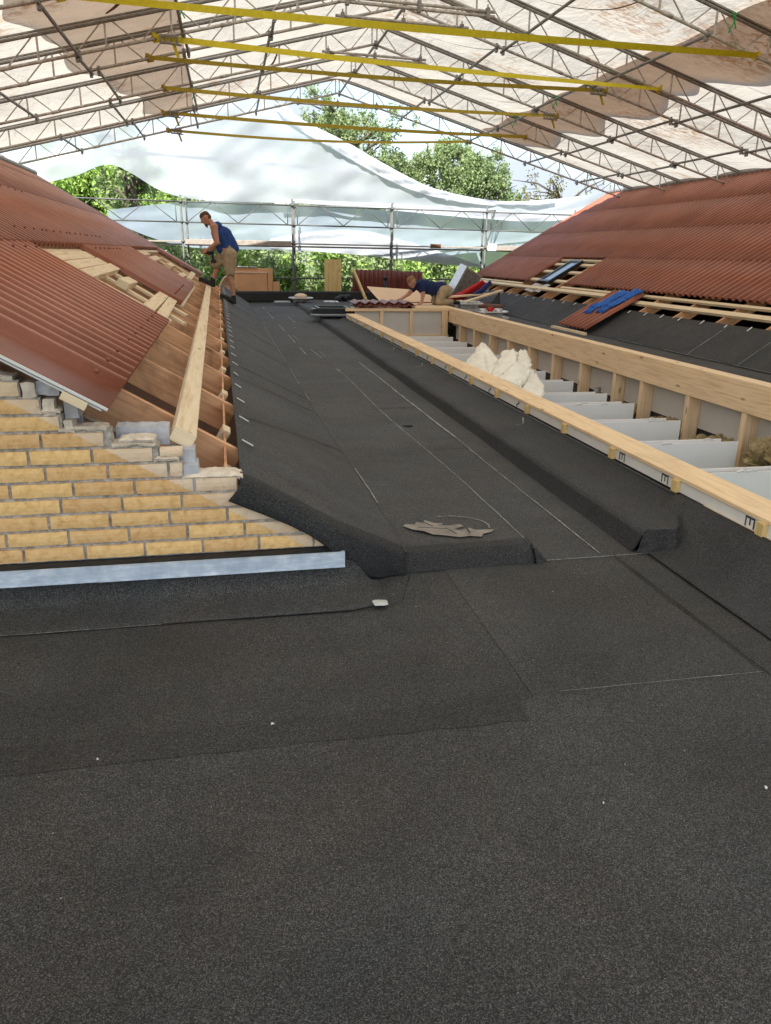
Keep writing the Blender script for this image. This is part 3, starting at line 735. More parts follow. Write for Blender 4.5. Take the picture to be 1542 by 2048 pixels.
board(lrp(-.92, 9.5, .06), lrp(-.91, 10.2, .06), .10, .07, 'short thick block tucked beside the hanging column of sheets', name='timber_block', cat='timber block')
board(lrp(-.65, 7.2, .055), lrp(-.66, 9.9, .055), .11, .04, 'upper of two boards crossing the battens at the sheet corner')
board(lrp(-.54, 7.1, .055), lrp(-.575, 10.4, .055), .10, .04, 'lower of two boards crossing the battens at the sheet corner')
for k, (x0, y0, x1, y1, w, h, lb) in enumerate((
    (-1.38, 14.6, -1.40, 16.8, .12, .05, 'topmost board in the far opening, half under the sheets'),
    (-1.22, 14.8, -1.25, 17.6, .13, .05, 'second board from the top in the far opening'),
    (-1.20, 15.3, -.45, 15.1, .13, .03, 'nearest board running down the slope in the far opening'),
    (-1.25, 16.8, -.42, 16.5, .11, .03, 'middle board running down the slope in the far opening'),
    (-1.25, 18.6, -.45, 18.2, .11, .03, 'farthest board running down the slope in the far opening'),
    (-.98, 16.0, -.97, 17.4, .12, .06, 'thick short board halfway down the far opening'),
    (-.72, 14.8, -.70, 16.6, .10, .05, 'pale board low in the far opening beside the hanging sheets'),
    (-.60, 15.6, -.62, 19.2, .11, .05, 'long pale board along the foot of the far opening'))):
    board(lrp(x0, y0, .03+.03*(k in (5, 6, 7))), lrp(x1, y1, .03+.03*(k in (5, 6, 7))), w, h, lb)

# long counter battens on the right rafters
for (y0, y1, dx, lb) in ((4.0, 14.9, .0, 'long pale batten across the near bare rafters of the right roof'), (14.6, 24.6, .045, 'long grey batten across the far bare rafters of the right roof')):
    m = MB(); m.beam(RR(.27+dx, y0, .03+dx*1.0), RR(.27+dx, y1, .03+dx), .10, .05, (-.5, 0, .866), .003)
    tag(m.build('long_batten', 'pale_wood'), lb, 'batten', 'long battens on the right rafters')
# roof window standing in the gap of the right roof
def roof_window(T, P, w, l, th=.11):
    """P(a, b, c): a across, b up, c off the plane"""
    def bar(a0, b0, a1, b1, ww, mat, nm, h0=0, h1=th):
        m = MB(); c = (h0+h1)/2; p, q = Vector(P(a0, b0, c)), Vector(P(a1, b1, c)); upv = Vector(P(0, 0, 1))-Vector(P(0, 0, 0))
        m.beam(p, q, ww, h1-h0, upv, .004); return m.build(nm, mat, T)
    for a in (.035, w-.035): bar(a, 0, a, l, .07, 'black_gloss', 'frame_side')
    for b in (.035, l-.035): bar(.07, b, w-.07, b, .07, 'black_gloss', 'frame_rail')
    m = MB(); m.add([P(.07, .07, th*.7), P(w-.07, .07, th*.7), P(w-.07, l-.07, th*.7), P(.07, l-.07, th*.7)], [(0, 1, 2, 3)]); m.build('pane', 'pane_glass', T)
T = thing('roof_window', 'roof window with dark frame set in the gap of the right roof sheets', 'roof window', RR(.6, 18.8, 0))
roof_window(T, lambda a, b, c: RR(.58+b, 18.55+a, .03+c), .66, 1.0, .09)
m = MB(); m.slab(lambda u, v: RR(.18+.34*v, 18.35+.98*u, .05+.02*math.sin(u*9)), 12, 4, .006); m.build('lead_apron', 'old_steel', T)
# corrugated sheet with gloves on the right felt slope
T = thing('corrugated_sheet', 'small red corrugated sheet leaning on the right felt slope above a wooden strip', 'roofing sheet', (7.2, 13.17, .3))
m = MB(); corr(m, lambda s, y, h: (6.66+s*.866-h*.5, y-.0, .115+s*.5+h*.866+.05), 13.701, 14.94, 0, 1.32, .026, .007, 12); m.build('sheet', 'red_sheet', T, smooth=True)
m = MB(); m.beam((6.60, 13.55, .105), (6.60, 15.05, .105), .07, .05, b=.003); tag(m.build('wooden_strip', 'pale_wood'), 'short pale wooden strip under the foot of the small red sheet', 'wooden strip')
T = thing('work_gloves', 'pair of crumpled blue gloves lying on the small red corrugated sheet', 'gloves', (7.6, 14.2, .8))
for gi, (yb, sx) in enumerate(((14.42, .62), (14.02, .70))):
    m = MB()
    def sp(s, y, h): return (6.66+s*.866-h*.5, y, .165+s*.5+h*.866)
    def gf(u, v, yb=yb, sx=sx):
        s = sx+.62*u; w = (.10+.10*u+.02*math.sin(u*7)); y = yb+(v-.5)*2*w-.10*u
        return sp(s, y, .055+.045*math.sin(v*math.pi)*(.7+.6*abs(fb(u*7, v*6, gi)))+.02*fb(u*12, v*9, gi+3))
    m.slab(gf, 22, 16, .02)
    for k in range(4): m.tube([sp(sx+.03, yb-.075+.05*k, .06), sp(sx-.10, yb-.10+.066*k, .062), sp(sx-.19-.02*(k % 2), yb-.12+.075*k, .050)], [.024, .022, .016], 8)
    m.tube([sp(sx+.12, yb+.10, .07), sp(sx+.03, yb+.18, .06), sp(sx-.03, yb+.20, .05)], [.026, .023, .018], 8)
    m.build('glove', 'glove_blue', T, smooth=True)

# ================================================================ TIMBER BOX (opening for the roof light)
BX = thing('timber_opening', 'long framed timber opening in the roof lined with white boards', 'roof opening', (2.56, 9, -.6))
XL, XR, Y0, Y1 = 2.56, 4.82, 2.0, 16.45
m = MB()
segs = [(2.0, 6.4), (6.4, 11.3), (11.3, 16.45)]
for a, b in segs:
    m = MB(); m.box(XL+.002, XL+.232, a, b-.003, .228, .252, .003); m.build('side_rail', 'dirty_top_wood', BX)
m = MB(); m.box(XL+.012, XL+.024, Y0, Y1, .160, .2275); m.build('side_board', 'board_white', BX)
m = MB(); m.box(XL+.20, XL+.225, Y0, Y1, -.35, .2275); m.build('inner_board', 'new_wood', BX)
m = MB(); m.box(XL-.008, XL+.03, Y0, 3.62, .148, .158); m.build('edge_strip', 'pale_wood', BX)
m = MB(); m.box(XL-.02, XL+.19, Y0, Y1, -.2, .1475); m.build('felted_upstand', 'black_rubber', BX)
m = MB(); m.tube([(XL-.018, Y0, .150), (XL-.018, Y1, .150)], .008, 6); 
for i in range(48): m.ball((XL-.024, 2.3+i*.29, .128+.004*math.sin(i*5)), .006, 6, 4)
m.build('clamp_rail', 'black_gloss', BX)
y = 2.35
ink_y = []
for i, y in enumerate((2.32, 3.12, 3.885, 4.67, 5.45, 6.22, 7.0, 7.8, 8.58, 9.4, 10.2, 11.0, 11.8, 12.6, 13.4, 14.2, 15.0, 15.8)):
    m = MB(); m.box(XL-.018, XL+.0115, y-.028, y+.028, .160, .2275+.0015, .002); m.build('spacer_block', 'yellow_wood', BX); ink_y.append(y)
# stamped letters on the side board, turned on their side as printed
for y in (3.22, 3.92+.10, 4.55):
    m = MB(); x = XL+.0105; z0, z1 = .166, .222; w = .058; t = .0105
    def q(ya, yb, za, zb): m.add([(x, ya, za), (x, yb, za), (x, yb, zb), (x, ya, zb)], [(0, 1, 2, 3)])
    y -= .03
    q(y, y+w*1.3, z1-t, z1)
    for f in (0, .5, 1): q(y+f*(w*1.3-t), y+f*(w*1.3-t)+t, z0+(.012 if f == .5 else 0), z1-t)
    m.build('stamped_letter', 'ink', BX)
for y in (6.48, 7.25, 8.05, 8.85, 9.7):
    m = MB(); x = XL+.0105; pts = []
    for i in range(13):
        t = i/12; a = -math.pi*.9*2*(t-.5)
        pts.append((x, y+.032*math.sin(a*1.0)*(1 if t < .5 else 1), .168+.05*t))
    for a, b in zip(pts, pts[1:]): m.beam(a, b, .011, .0016, (1, 0, 0))
    m.build('stamped_letter', 'ink', BX)
# right beam in two plies, studs and boards below it
for a, b in ((3.2, 8.9), (8.9, 16.6)):
    m = MB(); m.box(XR, XR+.165, a, b-.004, .318, .372, .003); m.build('top_plate', 'new_wood', BX)
    m = MB(); m.box(XR-.004, XR+.10, a, b-.004, .078, .316, .003); m.build('header_beam', 'new_wood', BX)
stud = [5.40, 6.36, 7.31, 8.27, 8.94, 9.91, 10.86, 11.82, 12.78, 13.74, 14.70, 15.66]
for y in stud:
    m = MB(); m.box(XR+.004, XR+.15, y, y+.075, -.5, .076, .004); m.build('stud', 'new_wood', BX)
m = MB(); m.box(XR+.152, XR+.165, 3.3, 16.4, -.27, .31); m.build('lining_board', 'gypsum_grey', BX)
m = MB(); m.box(XR-.02, XR+.30, 3.2, 16.4, -.56, -.505); m.build('sole_plate', 'rafter_wood', BX)
m = MB(); m.box(XR+.17, XR+.20, 3.0, 24, -.6, .315); m.build('felted_upstand', 'felt_dark', BX)
for i, y in enumerate(stud):
    yp = y-.22; xr = 4.62
    m = MB(); m.box(XL+.24, xr, yp, yp+.012, -.435, -.135); m.build('cross_board', 'gypsum', BX)
    m = MB(); m.box(XL+.24, xr-.11, yp+.10, yp+.112, -.435, -.130); m.build('cross_board', 'gypsum', BX)
    m = MB(); m.box(XL+.24, xr-.06, yp+.014, yp+.098, -.44, -.158); m.build('cross_joist', 'brown_edge', BX)
    if i < 4:
        for k in range(3):
            m = MB(); cx_ = xr-random.uniform(.2, .8); m.slab(lambda u, v: (cx_+.09*(u-.5), yp-.004+.1*(k % 2)+.02*v, -.133+.012*math.sin(u*3.14)+.01*fb(u*9, v*3, k)), 6, 2, .012)
            m.build('plaster_crumb', 'white_tab', BX)
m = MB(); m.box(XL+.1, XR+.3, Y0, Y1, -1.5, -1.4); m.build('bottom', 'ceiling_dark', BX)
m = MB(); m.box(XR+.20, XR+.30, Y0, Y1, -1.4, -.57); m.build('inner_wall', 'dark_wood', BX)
# far end of the box
ye = 16.47
m = MB(); m.box(XL+.0, XR, ye, ye+.07, .30, .352, .003); m.build('end_top_rail', 'new_wood', BX)
m = MB(); m.box(XL+.2, XR, ye, ye+.07, -.245, -.19, .003); m.build('end_bottom_rail', 'new_wood', BX)
for x0, x1 in ((3.30, 3.375), (3.95, 4.02), (4.66, 4.79)):
    m = MB(); m.box(x0, x1, ye+.002, ye+.068, -.189, .299, .003); m.build('end_stud', 'new_wood', BX)
m = MB(); m.box(XL+.2, XR, ye+.07, ye+.085, -.25, .30); m.build('end_board', 'gypsum_grey', BX)
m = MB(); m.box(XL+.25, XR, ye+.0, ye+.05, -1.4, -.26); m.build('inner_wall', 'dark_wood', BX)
m = MB(); m.box(4.02, 4.98, 16.56, 18.2, .352, .375); m.build('end_platform', 'new_wood', BX)
m = MB(); m.box(2.9, 4.9, 16.6, 18.2, .13, .30); m.build('platform_base', 'dark_wood', BX)
m = MB(); m.box(4.95, 5.00, 16.4, 19.8, .0, .33); m.build('kerb', 'new_wood', BX)
# mineral wool tucked between the studs
for i, (y, w) in enumerate(((5.15, .42), (6.0, .45), (6.95, .45), (7.9, .35))):
    m = MB(); sd = i*4
    if i == 0:
        m.slab(lambda u, v: (4.66+.3*u+.05*fb(u*6, v*6, sd), 5.75+.25*v, -.45+.30*sm(0, .3, min(u, 1-u)+.05)+.05*fb(u*9, v*9, sd+1)), 24, 16, .2)
    else:
        m.slab(lambda u, v: (4.60+.42*u+.03*fb(u*5, v*5, sd), y+.50+w*v+.03*fb(u*6, v*8, sd+3), -.36+.10*sm(0, .25, min(u, 1-u, v, 1-v)+.1)+.04*fb(u*8, v*8, sd+1)+.02*fb(u*25, v*25, sd)), 30, 30, .12)
    tag(m.build('mineral_wool', 'mineral_wool'), ['tuft of ochre mineral wool against the nearest stud of the opening', 'brown mineral wool behind the nearest fully seen cross boards', 'brown mineral wool clump in the second bay from the near end', 'small brown mineral wool scrap in the third bay from the near end'][i], 'mineral wool', 'mineral wool left in the bays of the opening')
m = MB(); m.tube([(4.78, 9.30, -.30), (4.78, 9.30, -.16)], .045, 12); tag(m.build('tin_can', 'galv', smooth=True), 'small metal can standing in the opening by the studs', 'can')
# crumpled cream insulation slabs
def crumple(pts, faces, label, th=.05, sd=0, amp=.022):
    """a stiff crumpled slab through corner points (x, y, z): facets with fine creases and a real thickness"""
    bm = bmesh.new(); vs = [bm.verts.new(p) for p in pts]
    for f in faces: bm.faces.new([vs[k] for k in f])
    bmesh.ops.triangulate(bm, faces=bm.faces[:])
    bmesh.ops.subdivide_edges(bm, edges=bm.edges[:], cuts=7, use_grid_fill=True)
    for _ in range(3): bmesh.ops.smooth_vert(bm, verts=[v for v in bm.verts if not v.is_boundary], factor=.5, use_axis_x=True, use_axis_y=True, use_axis_z=True)
    bmesh.ops.recalc_face_normals(bm, faces=bm.faces[:]); bm.normal_update()
    for v in bm.verts:
        c = v.co; t = abs(((c.y*3.1+c.z*2.2+.25*fb(c.y*3, c.z*3, sd)) % .28)/.28-.5)*2
        v.co = c+v.normal*((t-.5)*amp*1.1)+Vector((amp*noise.noise(c*9+Vector((sd, 0, 0))), amp*.6*noise.noise(c*14), amp*.6*noise.noise(c*11+Vector((0, sd, 0)))))
    bmesh.ops.solidify(bm, geom=bm.faces[:], thickness=th)
    m = MB(); bm.verts.index_update(); m.add([tuple(v.co) for v in bm.verts], [tuple(v.index for v in f.verts) for f in bm.faces]); bm.free()
    tag(m.build('insulation_slab', 'insulation', smooth=True), label, 'insulation', 'cream insulation slabs heaped in the opening')
def wall_pt(a, b, x):
    d = M3 @ Vector((a-CX, CY-b, -F_PX)); return Vector((x, d.y*x/d.x, H_EYE+d.z*x/d.x))
Q = {k: wall_pt(*v) for k, v in dict(A=(925, 732, 3.0), A2=(935, 745, 2.85), B=(963, 684, 3.5), B2=(971, 689, 3.7), C=(997, 719, 3.3), D=(978, 756, 2.85), E=(1004, 701, 3.35), F=(1027, 699, 3.45), G=(1041, 710, 3.7),
     H=(1033, 733, 3.2), I=(993, 765, 2.85), J=(1019, 774, 2.85), K=(1047, 707, 3.75), L=(1057, 727, 3.7), M=(1088, 771, 3.6), N=(1087, 790, 3.25), N2=(1075, 800, 2.9), O=(1038, 782, 2.85), P=(1054, 760, 3.2), R_=(1036, 706, 3.6)).items()}
def cz(*k): return [Q[q] for q in k]
crumple(cz('A2', 'A', 'B', 'B2', 'C', 'D'), [(0, 1, 2, 5), (2, 3, 4, 5)], 'farthest folded cream insulation slab of the heap in the opening', sd=1)
crumple(cz('D', 'C', 'E', 'F', 'H', 'I', 'G'), [(0, 1, 2, 3), (0, 3, 4, 5), (3, 6, 4)], 'tallest peaked cream insulation slab in the middle of the heap', sd=4)
crumple(cz('H', 'R_', 'K', 'L', 'P', 'O', 'J', 'I'), [(0, 1, 2, 3, 4), (0, 4, 5, 6), (0, 6, 7)], 'pleated cream insulation slab on the near side of the tall one', sd=9)
crumple(cz('P', 'L', 'M', 'N', 'N2', 'O'), [(0, 1, 2), (0, 2, 3), (0, 3, 4, 5)], 'lowest cream insulation slab at the near end of the heap', sd=12)


# ================================================================ CANOPY ON LATTICE TRUSSES
AX, AZ, TP, SK = 3.26, 5.42, math.tan(R(14.5)), math.tan(R(4))
TY = [22.4, 19.83, 17.26, 14.7, 13.6, 11.03]
TH = .34
def ch(x, y0, up=0): return Vector((x, y0+(x-AX)*SK, AZ+up-abs(x-AX)*TP))
names = ['farthest', 'second farthest', 'third farthest', 'fourth farthest', 'second nearest', 'nearest']
for k, y0 in enumerate(TY):
    T = thing('lattice_truss', names[k]+' steel lattice truss spanning under the canopy', 'truss', ch(AX, y0), 'steel lattice trusses carrying the canopy')
    for sgn, xe in ((-1, -5.6), (1, 12.6)):
        m = MB(); m.tube([ch(AX, y0), ch(xe, y0)], .024, 8)
        x = AX+sgn*2.9
        while abs(x-AX) < abs(xe-AX)-1: m.tube([ch(x, y0), ch(x+sgn*.16, y0)], .030, 8); x += sgn*3.1      # sleeve joints
        m.build('bottom_chord', 'old_steel', T, smooth=True)
        m = MB(); m.tube([ch(AX, y0, TH), ch(xe, y0, TH)], .024, 8)
        p, q = ch(AX, y0, TH+.045), ch(xe, y0, TH+.045); m.beam(p, q, .045, .022)      # keder rail
        m.build('top_chord', 'dark_steel', T)
        m = MB(); x = AX+sgn*.0; step = .93; i = 0
        while abs(x-AX) < abs(xe-AX)-.9:
            x1 = x+sgn*step; a = ch(x+sgn*.05, y0, .02); b = ch(x+sgn*.05, y0, TH-.02)
            m.tube([a, b], .016, 6, False)
            xm = x+sgn*step*.55
            m.tube([ch(x+sgn*.12, y0, TH-.02), ch(xm-sgn*.05, y0, .02)], .011, 6, False)
            m.tube([ch(xm+sgn*.05, y0, .02), ch(x1-sgn*.06, y0, TH-.02)], .011, 6, False)
            x = x1; i += 1
        m.build('lacing', 'old_steel', T, smooth=True)
# tubes tying neighbouring trusses
def lab_tube(x, a, b):
    order = [-3.2, -1.8, -.36, 1.05, 3.28, 5.05, 6.85, 8.75, 10.45]; i = min(range(9), key=lambda q: abs(order[q]-x))
    col_ = ['outermost left', 'second left', 'third left', 'inner left', 'ridge', 'inner right', 'second right', 'third right', 'outermost right'][i]
    return '%s bracing tube from the %s truss to the %s truss' % (col_, names[b], names[a])
def tubes(x, ks, dz0=-.03, dz1=-.03):
    for a, b in ks:
        p, q = ch(x, TY[b], dz0), ch(x+.03, TY[a], dz1); e = (q-p).normalized()
        m = MB(); m.tube([p-e*.12, q+e*.12], .0242, 8)
        for c in (p, q):
            m.beam(c+Vector((-.02, 0, -.045)), c+Vector((.02, 0, -.045)), .07, .05); m.tube([c+Vector((0, 0, -.05)), c+Vector((0, 0, .07))], .028, 8)
        o = m.build('tie_tube', 'galv')
        side = 'left of' if x < AX else 'right of'; n = int(abs(x-AX)*10)/10
        tag(o, lab_tube(x, a, b), 'tube', 'bracing tubes tying the trusses together')
tubes(-1.85, [(3, 4), (4, 5), (1, 2)])
tubes(-1.70, [(2, 3), (0, 1)])
tubes(-3.2, [(2, 3), (0, 1)]); tubes(-3.3, [(3, 5)])
tubes(-.38, [(4, 5), (0, 1), (2, 3)]); tubes(-.34, [(3, 4), (1, 2)])
tubes(1.0, [(3, 4), (2, 3), (1, 2)]); tubes(1.1, [(0, 1)])
tubes(3.28, [(2, 3), (1, 2), (0, 1)], .0, .0)
tubes(5.0, [(2, 3), (0, 1)]); tubes(5.1, [(3, 5), (1, 2)])
tubes(6.9, [(3, 5), (0, 1), (1, 2)]); tubes(6.8, [(2, 3)])
tubes(8.7, [(2, 3), (0, 1)]); tubes(8.8, [(3, 5), (1, 2)])
tubes(10.5, [(1, 2), (3, 4)]); tubes(10.4, [(0, 1), (2, 3)])
# double tie tubes just under each apex
for k, lb in ((0, 'farthest'), (2, 'third farthest'), (3, 'fourth farthest'), (4, 'second nearest')):
    y0 = TY[k]; w = (1.05, 1.0, .95, 1.05, 1.15)[k]; T = thing('apex_tie', 'doubled tie tubes clamped level under the apex of the %s truss' % lb, 'tie bar', ch(AX, y0, -.3), 'tie bars under the truss apexes')
    zt = AZ-w*TP+.03
    for dy, dz in ((-.07, 0), (-.07, -.065)):
        m = MB(); m.tube([(AX-w-.12, y0-w*SK+dy, zt+dz), (AX+w+.12, y0+w*SK+dy, zt+dz)], .0242, 10); m.build('tube', 'old_steel', T, smooth=True)
    for x in (-w, 0, w):
        m = MB(); c = (AX+x, y0+x*SK-.07, zt-.03); m.box(c[0]-.03, c[0]+.03, c[1]-.045, c[1]+.045, c[2]-.08, c[2]+.08, .01); m.tube([(c[0], c[1], c[2]-.05), (c[0], c[1], c[2]+.13)], .012, 6); m.build('clamp', 'dark_steel', T)

# the tarpaulins lying on the top chords
def zc(x, y):
    """height of the cloth: follows the chords, sags between trusses"""
    yy = y-(x-AX)*SK; t = 0
    ysr = sorted(TY+[8.4, 5.8, 3.2, .6, -2.0, -4.6])
    for a, b in zip(ysr, ysr[1:]):
        if a <= yy <= b: t = math.sin(math.pi*(yy-a)/(b-a))*min(1, (b-a)/2.5); break
    ax = abs(x-AX); rr = math.sqrt(ax*ax+.12)-.05
    return AZ+TH+.075-rr*TP-.10*t*t+.035*fb(x, y, 3, .8)*t
m = MB()
xs0, xs1 = -6.6, 13.4
m.grid(lambda u, v: (xs0+(xs1-xs0)*u, -3.4+26.2*v+((xs0+(xs1-xs0)*u)-AX)*SK, zc(xs0+(xs1-xs0)*u, -3.4+26.2*v+((xs0+(xs1-xs0)*u)-AX)*SK)), 90, 210)
tag(m.build('canopy_sheet', 'canopy', smooth=True), 'cream translucent tarpaulin roof stretched over the steel trusses', 'tarpaulin')
CN = bpy.data.objects['canopy_sheet']
for (xa, xb, ya, yb, bow) in ((4.2, 5.9, 16.9, 14.9, .5), (5.2, 6.4, 13.4, 11.4, .5), (6.2, 7.4, 16.6, 15.0, .4), (2.0, 2.9, 14.5, 11.6, -.4), (8.9, 10.6, 13.3, 12.0, .5), (-1.4, -.9, 13.2, 11.5, .3), (1.2, 1.4, 19.5, 17.5, .3), (9.0, 10.8, 18.9, 17.6, .4), (5.6, 7.0, 19.6, 18.4, .5)):
    m = MB(); n = 22; vs = []
    for i in range(n+1):
        t = i/n; x = xa+(xb-xa)*t; y = ya+(yb-ya)*t+bow*math.sin(math.pi*t); w = .012+.010*math.sin(math.pi*t)
        vs += [(x-w, y-w, zc(x, y)-.012), (x+w, y+w, zc(x, y)-.012)]
    m.add(vs, [(2*i, 2*i+1, 2*i+3, 2*i+2) for i in range(n)]); m.build('shadow_line', 'brown_edge', CN)  # dark ribbons laid under the cloth as painted shadows of ropes and tubes
def overlap(x0, x1, inner_left, lab, sd):
    """second layer of tarpaulin hanging just under the first; its free edge runs in scallops between trusses"""
    m = MB()
    def fn(u, v):
        y0 = 4.0+(18.4)*v; t = 0
        ysr = sorted(TY+[8.4, 5.8, 3.2])
        for a, b in zip(ysr, ysr[1:]):
            if a <= y0 <= b: t = math.sin(math.pi*(y0-a)/(b-a))*min(1, (b-a)/2.5); break
        xa, xb = (x0, x1); xa -= inner_left*(.10-.40*t+.10*fb(y0, 1, sd)); xb += (1-inner_left)*.0+.42*t+.15*fb(y0, 2, sd)-.1
        if not inner_left: xb = x1+.42*t-.1+.15*fb(y0, 2, sd); xa = x0-.05*t
        else: xb = x1+.02*fb(y0*3, 2, sd); xa = x0+.9*sm(14, 21, y0)-.16*t+.25*fb(y0*.5, 1, sd)
        x = xa+(xb-xa)*u; y = y0+(x-AX)*SK
        e = (u if inner_left else 1-u)
        hang = .10*t*(1-sm(0, .5, e))+.05*t
        return (x, y, zc(x, y)+.05+.10*(1-sm(0, .45, e))+.03*abs(fb(x*2, y*3, sd)))
    m.grid(fn, 26, 190)
    return tag(m.build('overlap_sheet', 'canopy_overlap' if inner_left else 'canopy_overlap_brown', smooth=True), lab, 'tarpaulin', 'second layer of tarpaulin along the eaves')
overlap(-2.35, -.42, 1, 'second tarpaulin layer darkening the left slope of the canopy in a brown band', 3)
overlap(7.35, 8.75, 0, 'second tarpaulin layer darkening the right slope of the canopy in a brown band', 8)
# green ties at the tarpaulin edges
for i, (x, k) in enumerate(((-.36, 4), (-.34, 1), (7.30, 2), (7.28, 5), (7.35, 1))):
    m = MB(); c = ch(x, TY[k], TH); m.tube([c+Vector((-.05, -.05, .05)), c+Vector((.02, -.06, -.05)), c+Vector((-.06, -.05, -.22))], .010, 6); m.tube([c+Vector((.06, -.05, .04)), c+Vector((-.02, -.06, -.02)), c+Vector((.05, -.05, -.16))], .010, 6)
    tag(m.build('green_tie', 'green_tie'), 'green cord tying the tarpaulin to the %s truss %s' % (names[k], 'on the left' if x < 0 else 'on the right'), 'cord', 'green cords holding the tarpaulin')

# yellow ratchet straps across each truss
def strap(k, xa, xb, w, mat, tw, sag, rat, label, ang0=1.0):
    y0 = TY[k]; a, b = ch(xa, y0, .0), ch(xb, y0, .0); n = 60; m = MB(); vs = []
    T = thing('ratchet_strap', label, 'strap', tuple((a+b)/2), 'yellow straps tying the trusses across')
    for i in range(n+1):
        t = i/n; p = a.lerp(b, t); p.z -= sag*math.sin(math.pi*t); p.y -= .045
        an = ang0+tw*t*math.pi; d = Vector((0, math.cos(an), math.sin(an)))*w/2
        vs += [p-d, p+d]
    th = Vector((0, .0012, .0012))
    m.add(vs, [(2*i, 2*i+1, 2*i+3, 2*i+2) for i in range(n)]); m.build('webbing', mat, T)
    for p, s_ in ((a, 1), (b, -1)):
        m = MB(); loop = [p+Vector((.0, -.05, .0)), p+Vector((-.05*s_, -.035, .05)), p+Vector((-.07*s_, .03, .03)), p+Vector((-.06*s_, .02, -.04)), p+Vector((.05*s_, -.04, -.03))]
        for q, r in zip(loop, loop[1:]): m.beam(q, r, .05, .006, (0, 1, 0))
        m.build('end_loop', mat, T)
    if rat:
        c = (a if rat < 0 else b)+Vector((.17 if rat < 0 else -.17, -.06, -.02))
        m = MB()
        for dz in (-.045, .045): m.beam(c+Vector((-.13, 0, dz)), c+Vector((.13, -.01, dz)), .02, .035, (0, 0, 1), .004)
        for dx in (-.12, -.05, .03, .11): m.tube([c+Vector((dx, -.005, -.06)), c+Vector((dx, -.005, .06))], .014, 8)
        m.beam(c+Vector((-.1, -.03, -.05)), c+Vector((.17, -.05, -.075)), .05, .02, (0, 0, 1), .004); m.build('ratchet', 'dark_steel', T)
        m = MB(); m.beam(c+Vector((.05, -.03, -.04)), c+Vector((.12, -.06, -.24)), .045, .005, (0, 1, 0)); m.build('loose_end', mat, T)
strap(5, -1.6, 7.75, .085, 'strap_yellow', .35, .03, 0, 'nearest yellow strap, running off the top of the picture', 1.2)
strap(4, -.72, 7.7, .095, 'strap_yellow', -.15, .03, -1, 'broad yellow strap with a dark ratchet at its left end', 1.3)
strap(3, -.90, 7.2, .065, 'strap_ochre', .12, .05, 1, 'yellow strap with its ratchet at the right end by the fourth farthest truss', 1.5)
strap(2, -.82, 7.35, .075, 'strap_ochre', -.1, .06, 1, 'ochre strap with a boxy ratchet at the right end, third from the far end', 1.4)
strap(1, -1.0, 7.65, .075, 'strap_ochre', .05, .05, -1, 'ochre strap across the second farthest truss, ratchet at the left', 1.4)
strap(0, -1.05, 7.0, .065, 'strap_ochre', -.05, .12, -1, 'farthest yellow strap, its loose end hanging at the left', 1.4)

# ================================================================ SCAFFOLD AT THE FAR END
def SY(x): return 25.2+.09*(x-2.3)
px = [-4.3, -1.0, 2.27, 5.45, 8.68, 11.9]
wh = ['hidden behind the left roof', 'beside the standing worker', 'by the cartons', 'behind the stacked red sheets', 'at the edge of the right roof', 'behind the right roof']
for i, x in enumerate(px):
    for j, dy in enumerate((0, .72)):
        if i in (0, 5) and j: continue
        m = MB(); b = (x+(.12 if j else 0), SY(x)+dy, -3.4); m.tube([b, (b[0], b[1], 2.98)], .030, 10)
        for z in (.65, 1.7, 2.25, 2.8): m.tube([(b[0], b[1], z-.03), (b[0], b[1], z+.03)], .055, 8)
        tag(m.build('scaffold_post', 'post_steel', smooth=True), '%s scaffold upright %s' % ('inner' if not j else 'outer', wh[i]), 'scaffold post', 'uprights of the far scaffold')
def P3(x, dy, z): return (x, SY(x)+dy, z)
for i in range(5):
    T = thing('lattice_girder', 'lattice girder of the far scaffold, bay %s' % ['behind the left roof', 'beside the standing worker', 'above the kneeling worker and the red sheets', 'left of the right roof', 'behind the right roof'][i], 'girder', P3(px[i], -.06, 2.25), 'lattice girders of the far scaffold')
    a, b = px[i]+.05, px[i+1]-.05
    for z, nm in ((2.80, 'top_chord'), (2.24, 'bottom_chord')):
        m = MB(); m.tube([P3(a, -.06, z), P3(b, -.06, z)], .021, 8); m.build(nm, 'post_steel', T, smooth=True)
    m = MB(); L = (b-a)
    for s in (.0, 1.): m.tube([P3(a+.1+s*(L-.2), -.06, 2.24), P3(a+.1+s*(L-.2), -.06, 2.80)], .014, 6)
    for q in range(2):
        s0 = a+.12+q*(L-.24)/2; h = (L-.24)/4
        m.tube([P3(s0, -.06, 2.25), P3(s0+h*.95, -.06, 2.79)], .013, 6); m.tube([P3(s0+h*1.05, -.06, 2.79), P3(s0+2*h, -.06, 2.25)], .013, 6)
    m.build('lacing', 'post_steel', T, smooth=True)
for i in range(5):
    a, b = px[i]+.05, px[i+1]-.05; wf = ['behind the left roof', 'behind the standing worker', 'over the red sheets', 'left of the right roof', 'behind the right roof'][i]
    for z, lb in ((.68, 'low'),):
        m = MB(); m.tube([P3(a, .0, z), P3(b, .0, z)], .022, 8); tag(m.build('guard_rail', 'post_steel', smooth=True), '%s guard rail tube of the scaffold, %s' % (lb, wf), 'guard rail', 'guard rails of the far scaffold')
    T = thing('scaffold_deck', 'raised brown scaffold deck at head height, %s' % wf, 'scaffold deck', P3(a, .3, 1.62), 'scaffold decks at head height')
    th = .15 if i in (1, 4) else .045
    m = MB(); m.beam(P3(a, .02, 1.70), P3(b, .02, 1.70), .045, th, b=.005); m.build('toe_board', 'deck_grey', T)
    m = MB(); m.beam(P3(a, .36, 1.62), P3(b, .36, 1.62), .60, .05); m.build('deck_board', 'galv', T)
m = MB(); m.beam(P3(-4, .5, .02), P3(11, .5, .02), 1.3, .06)
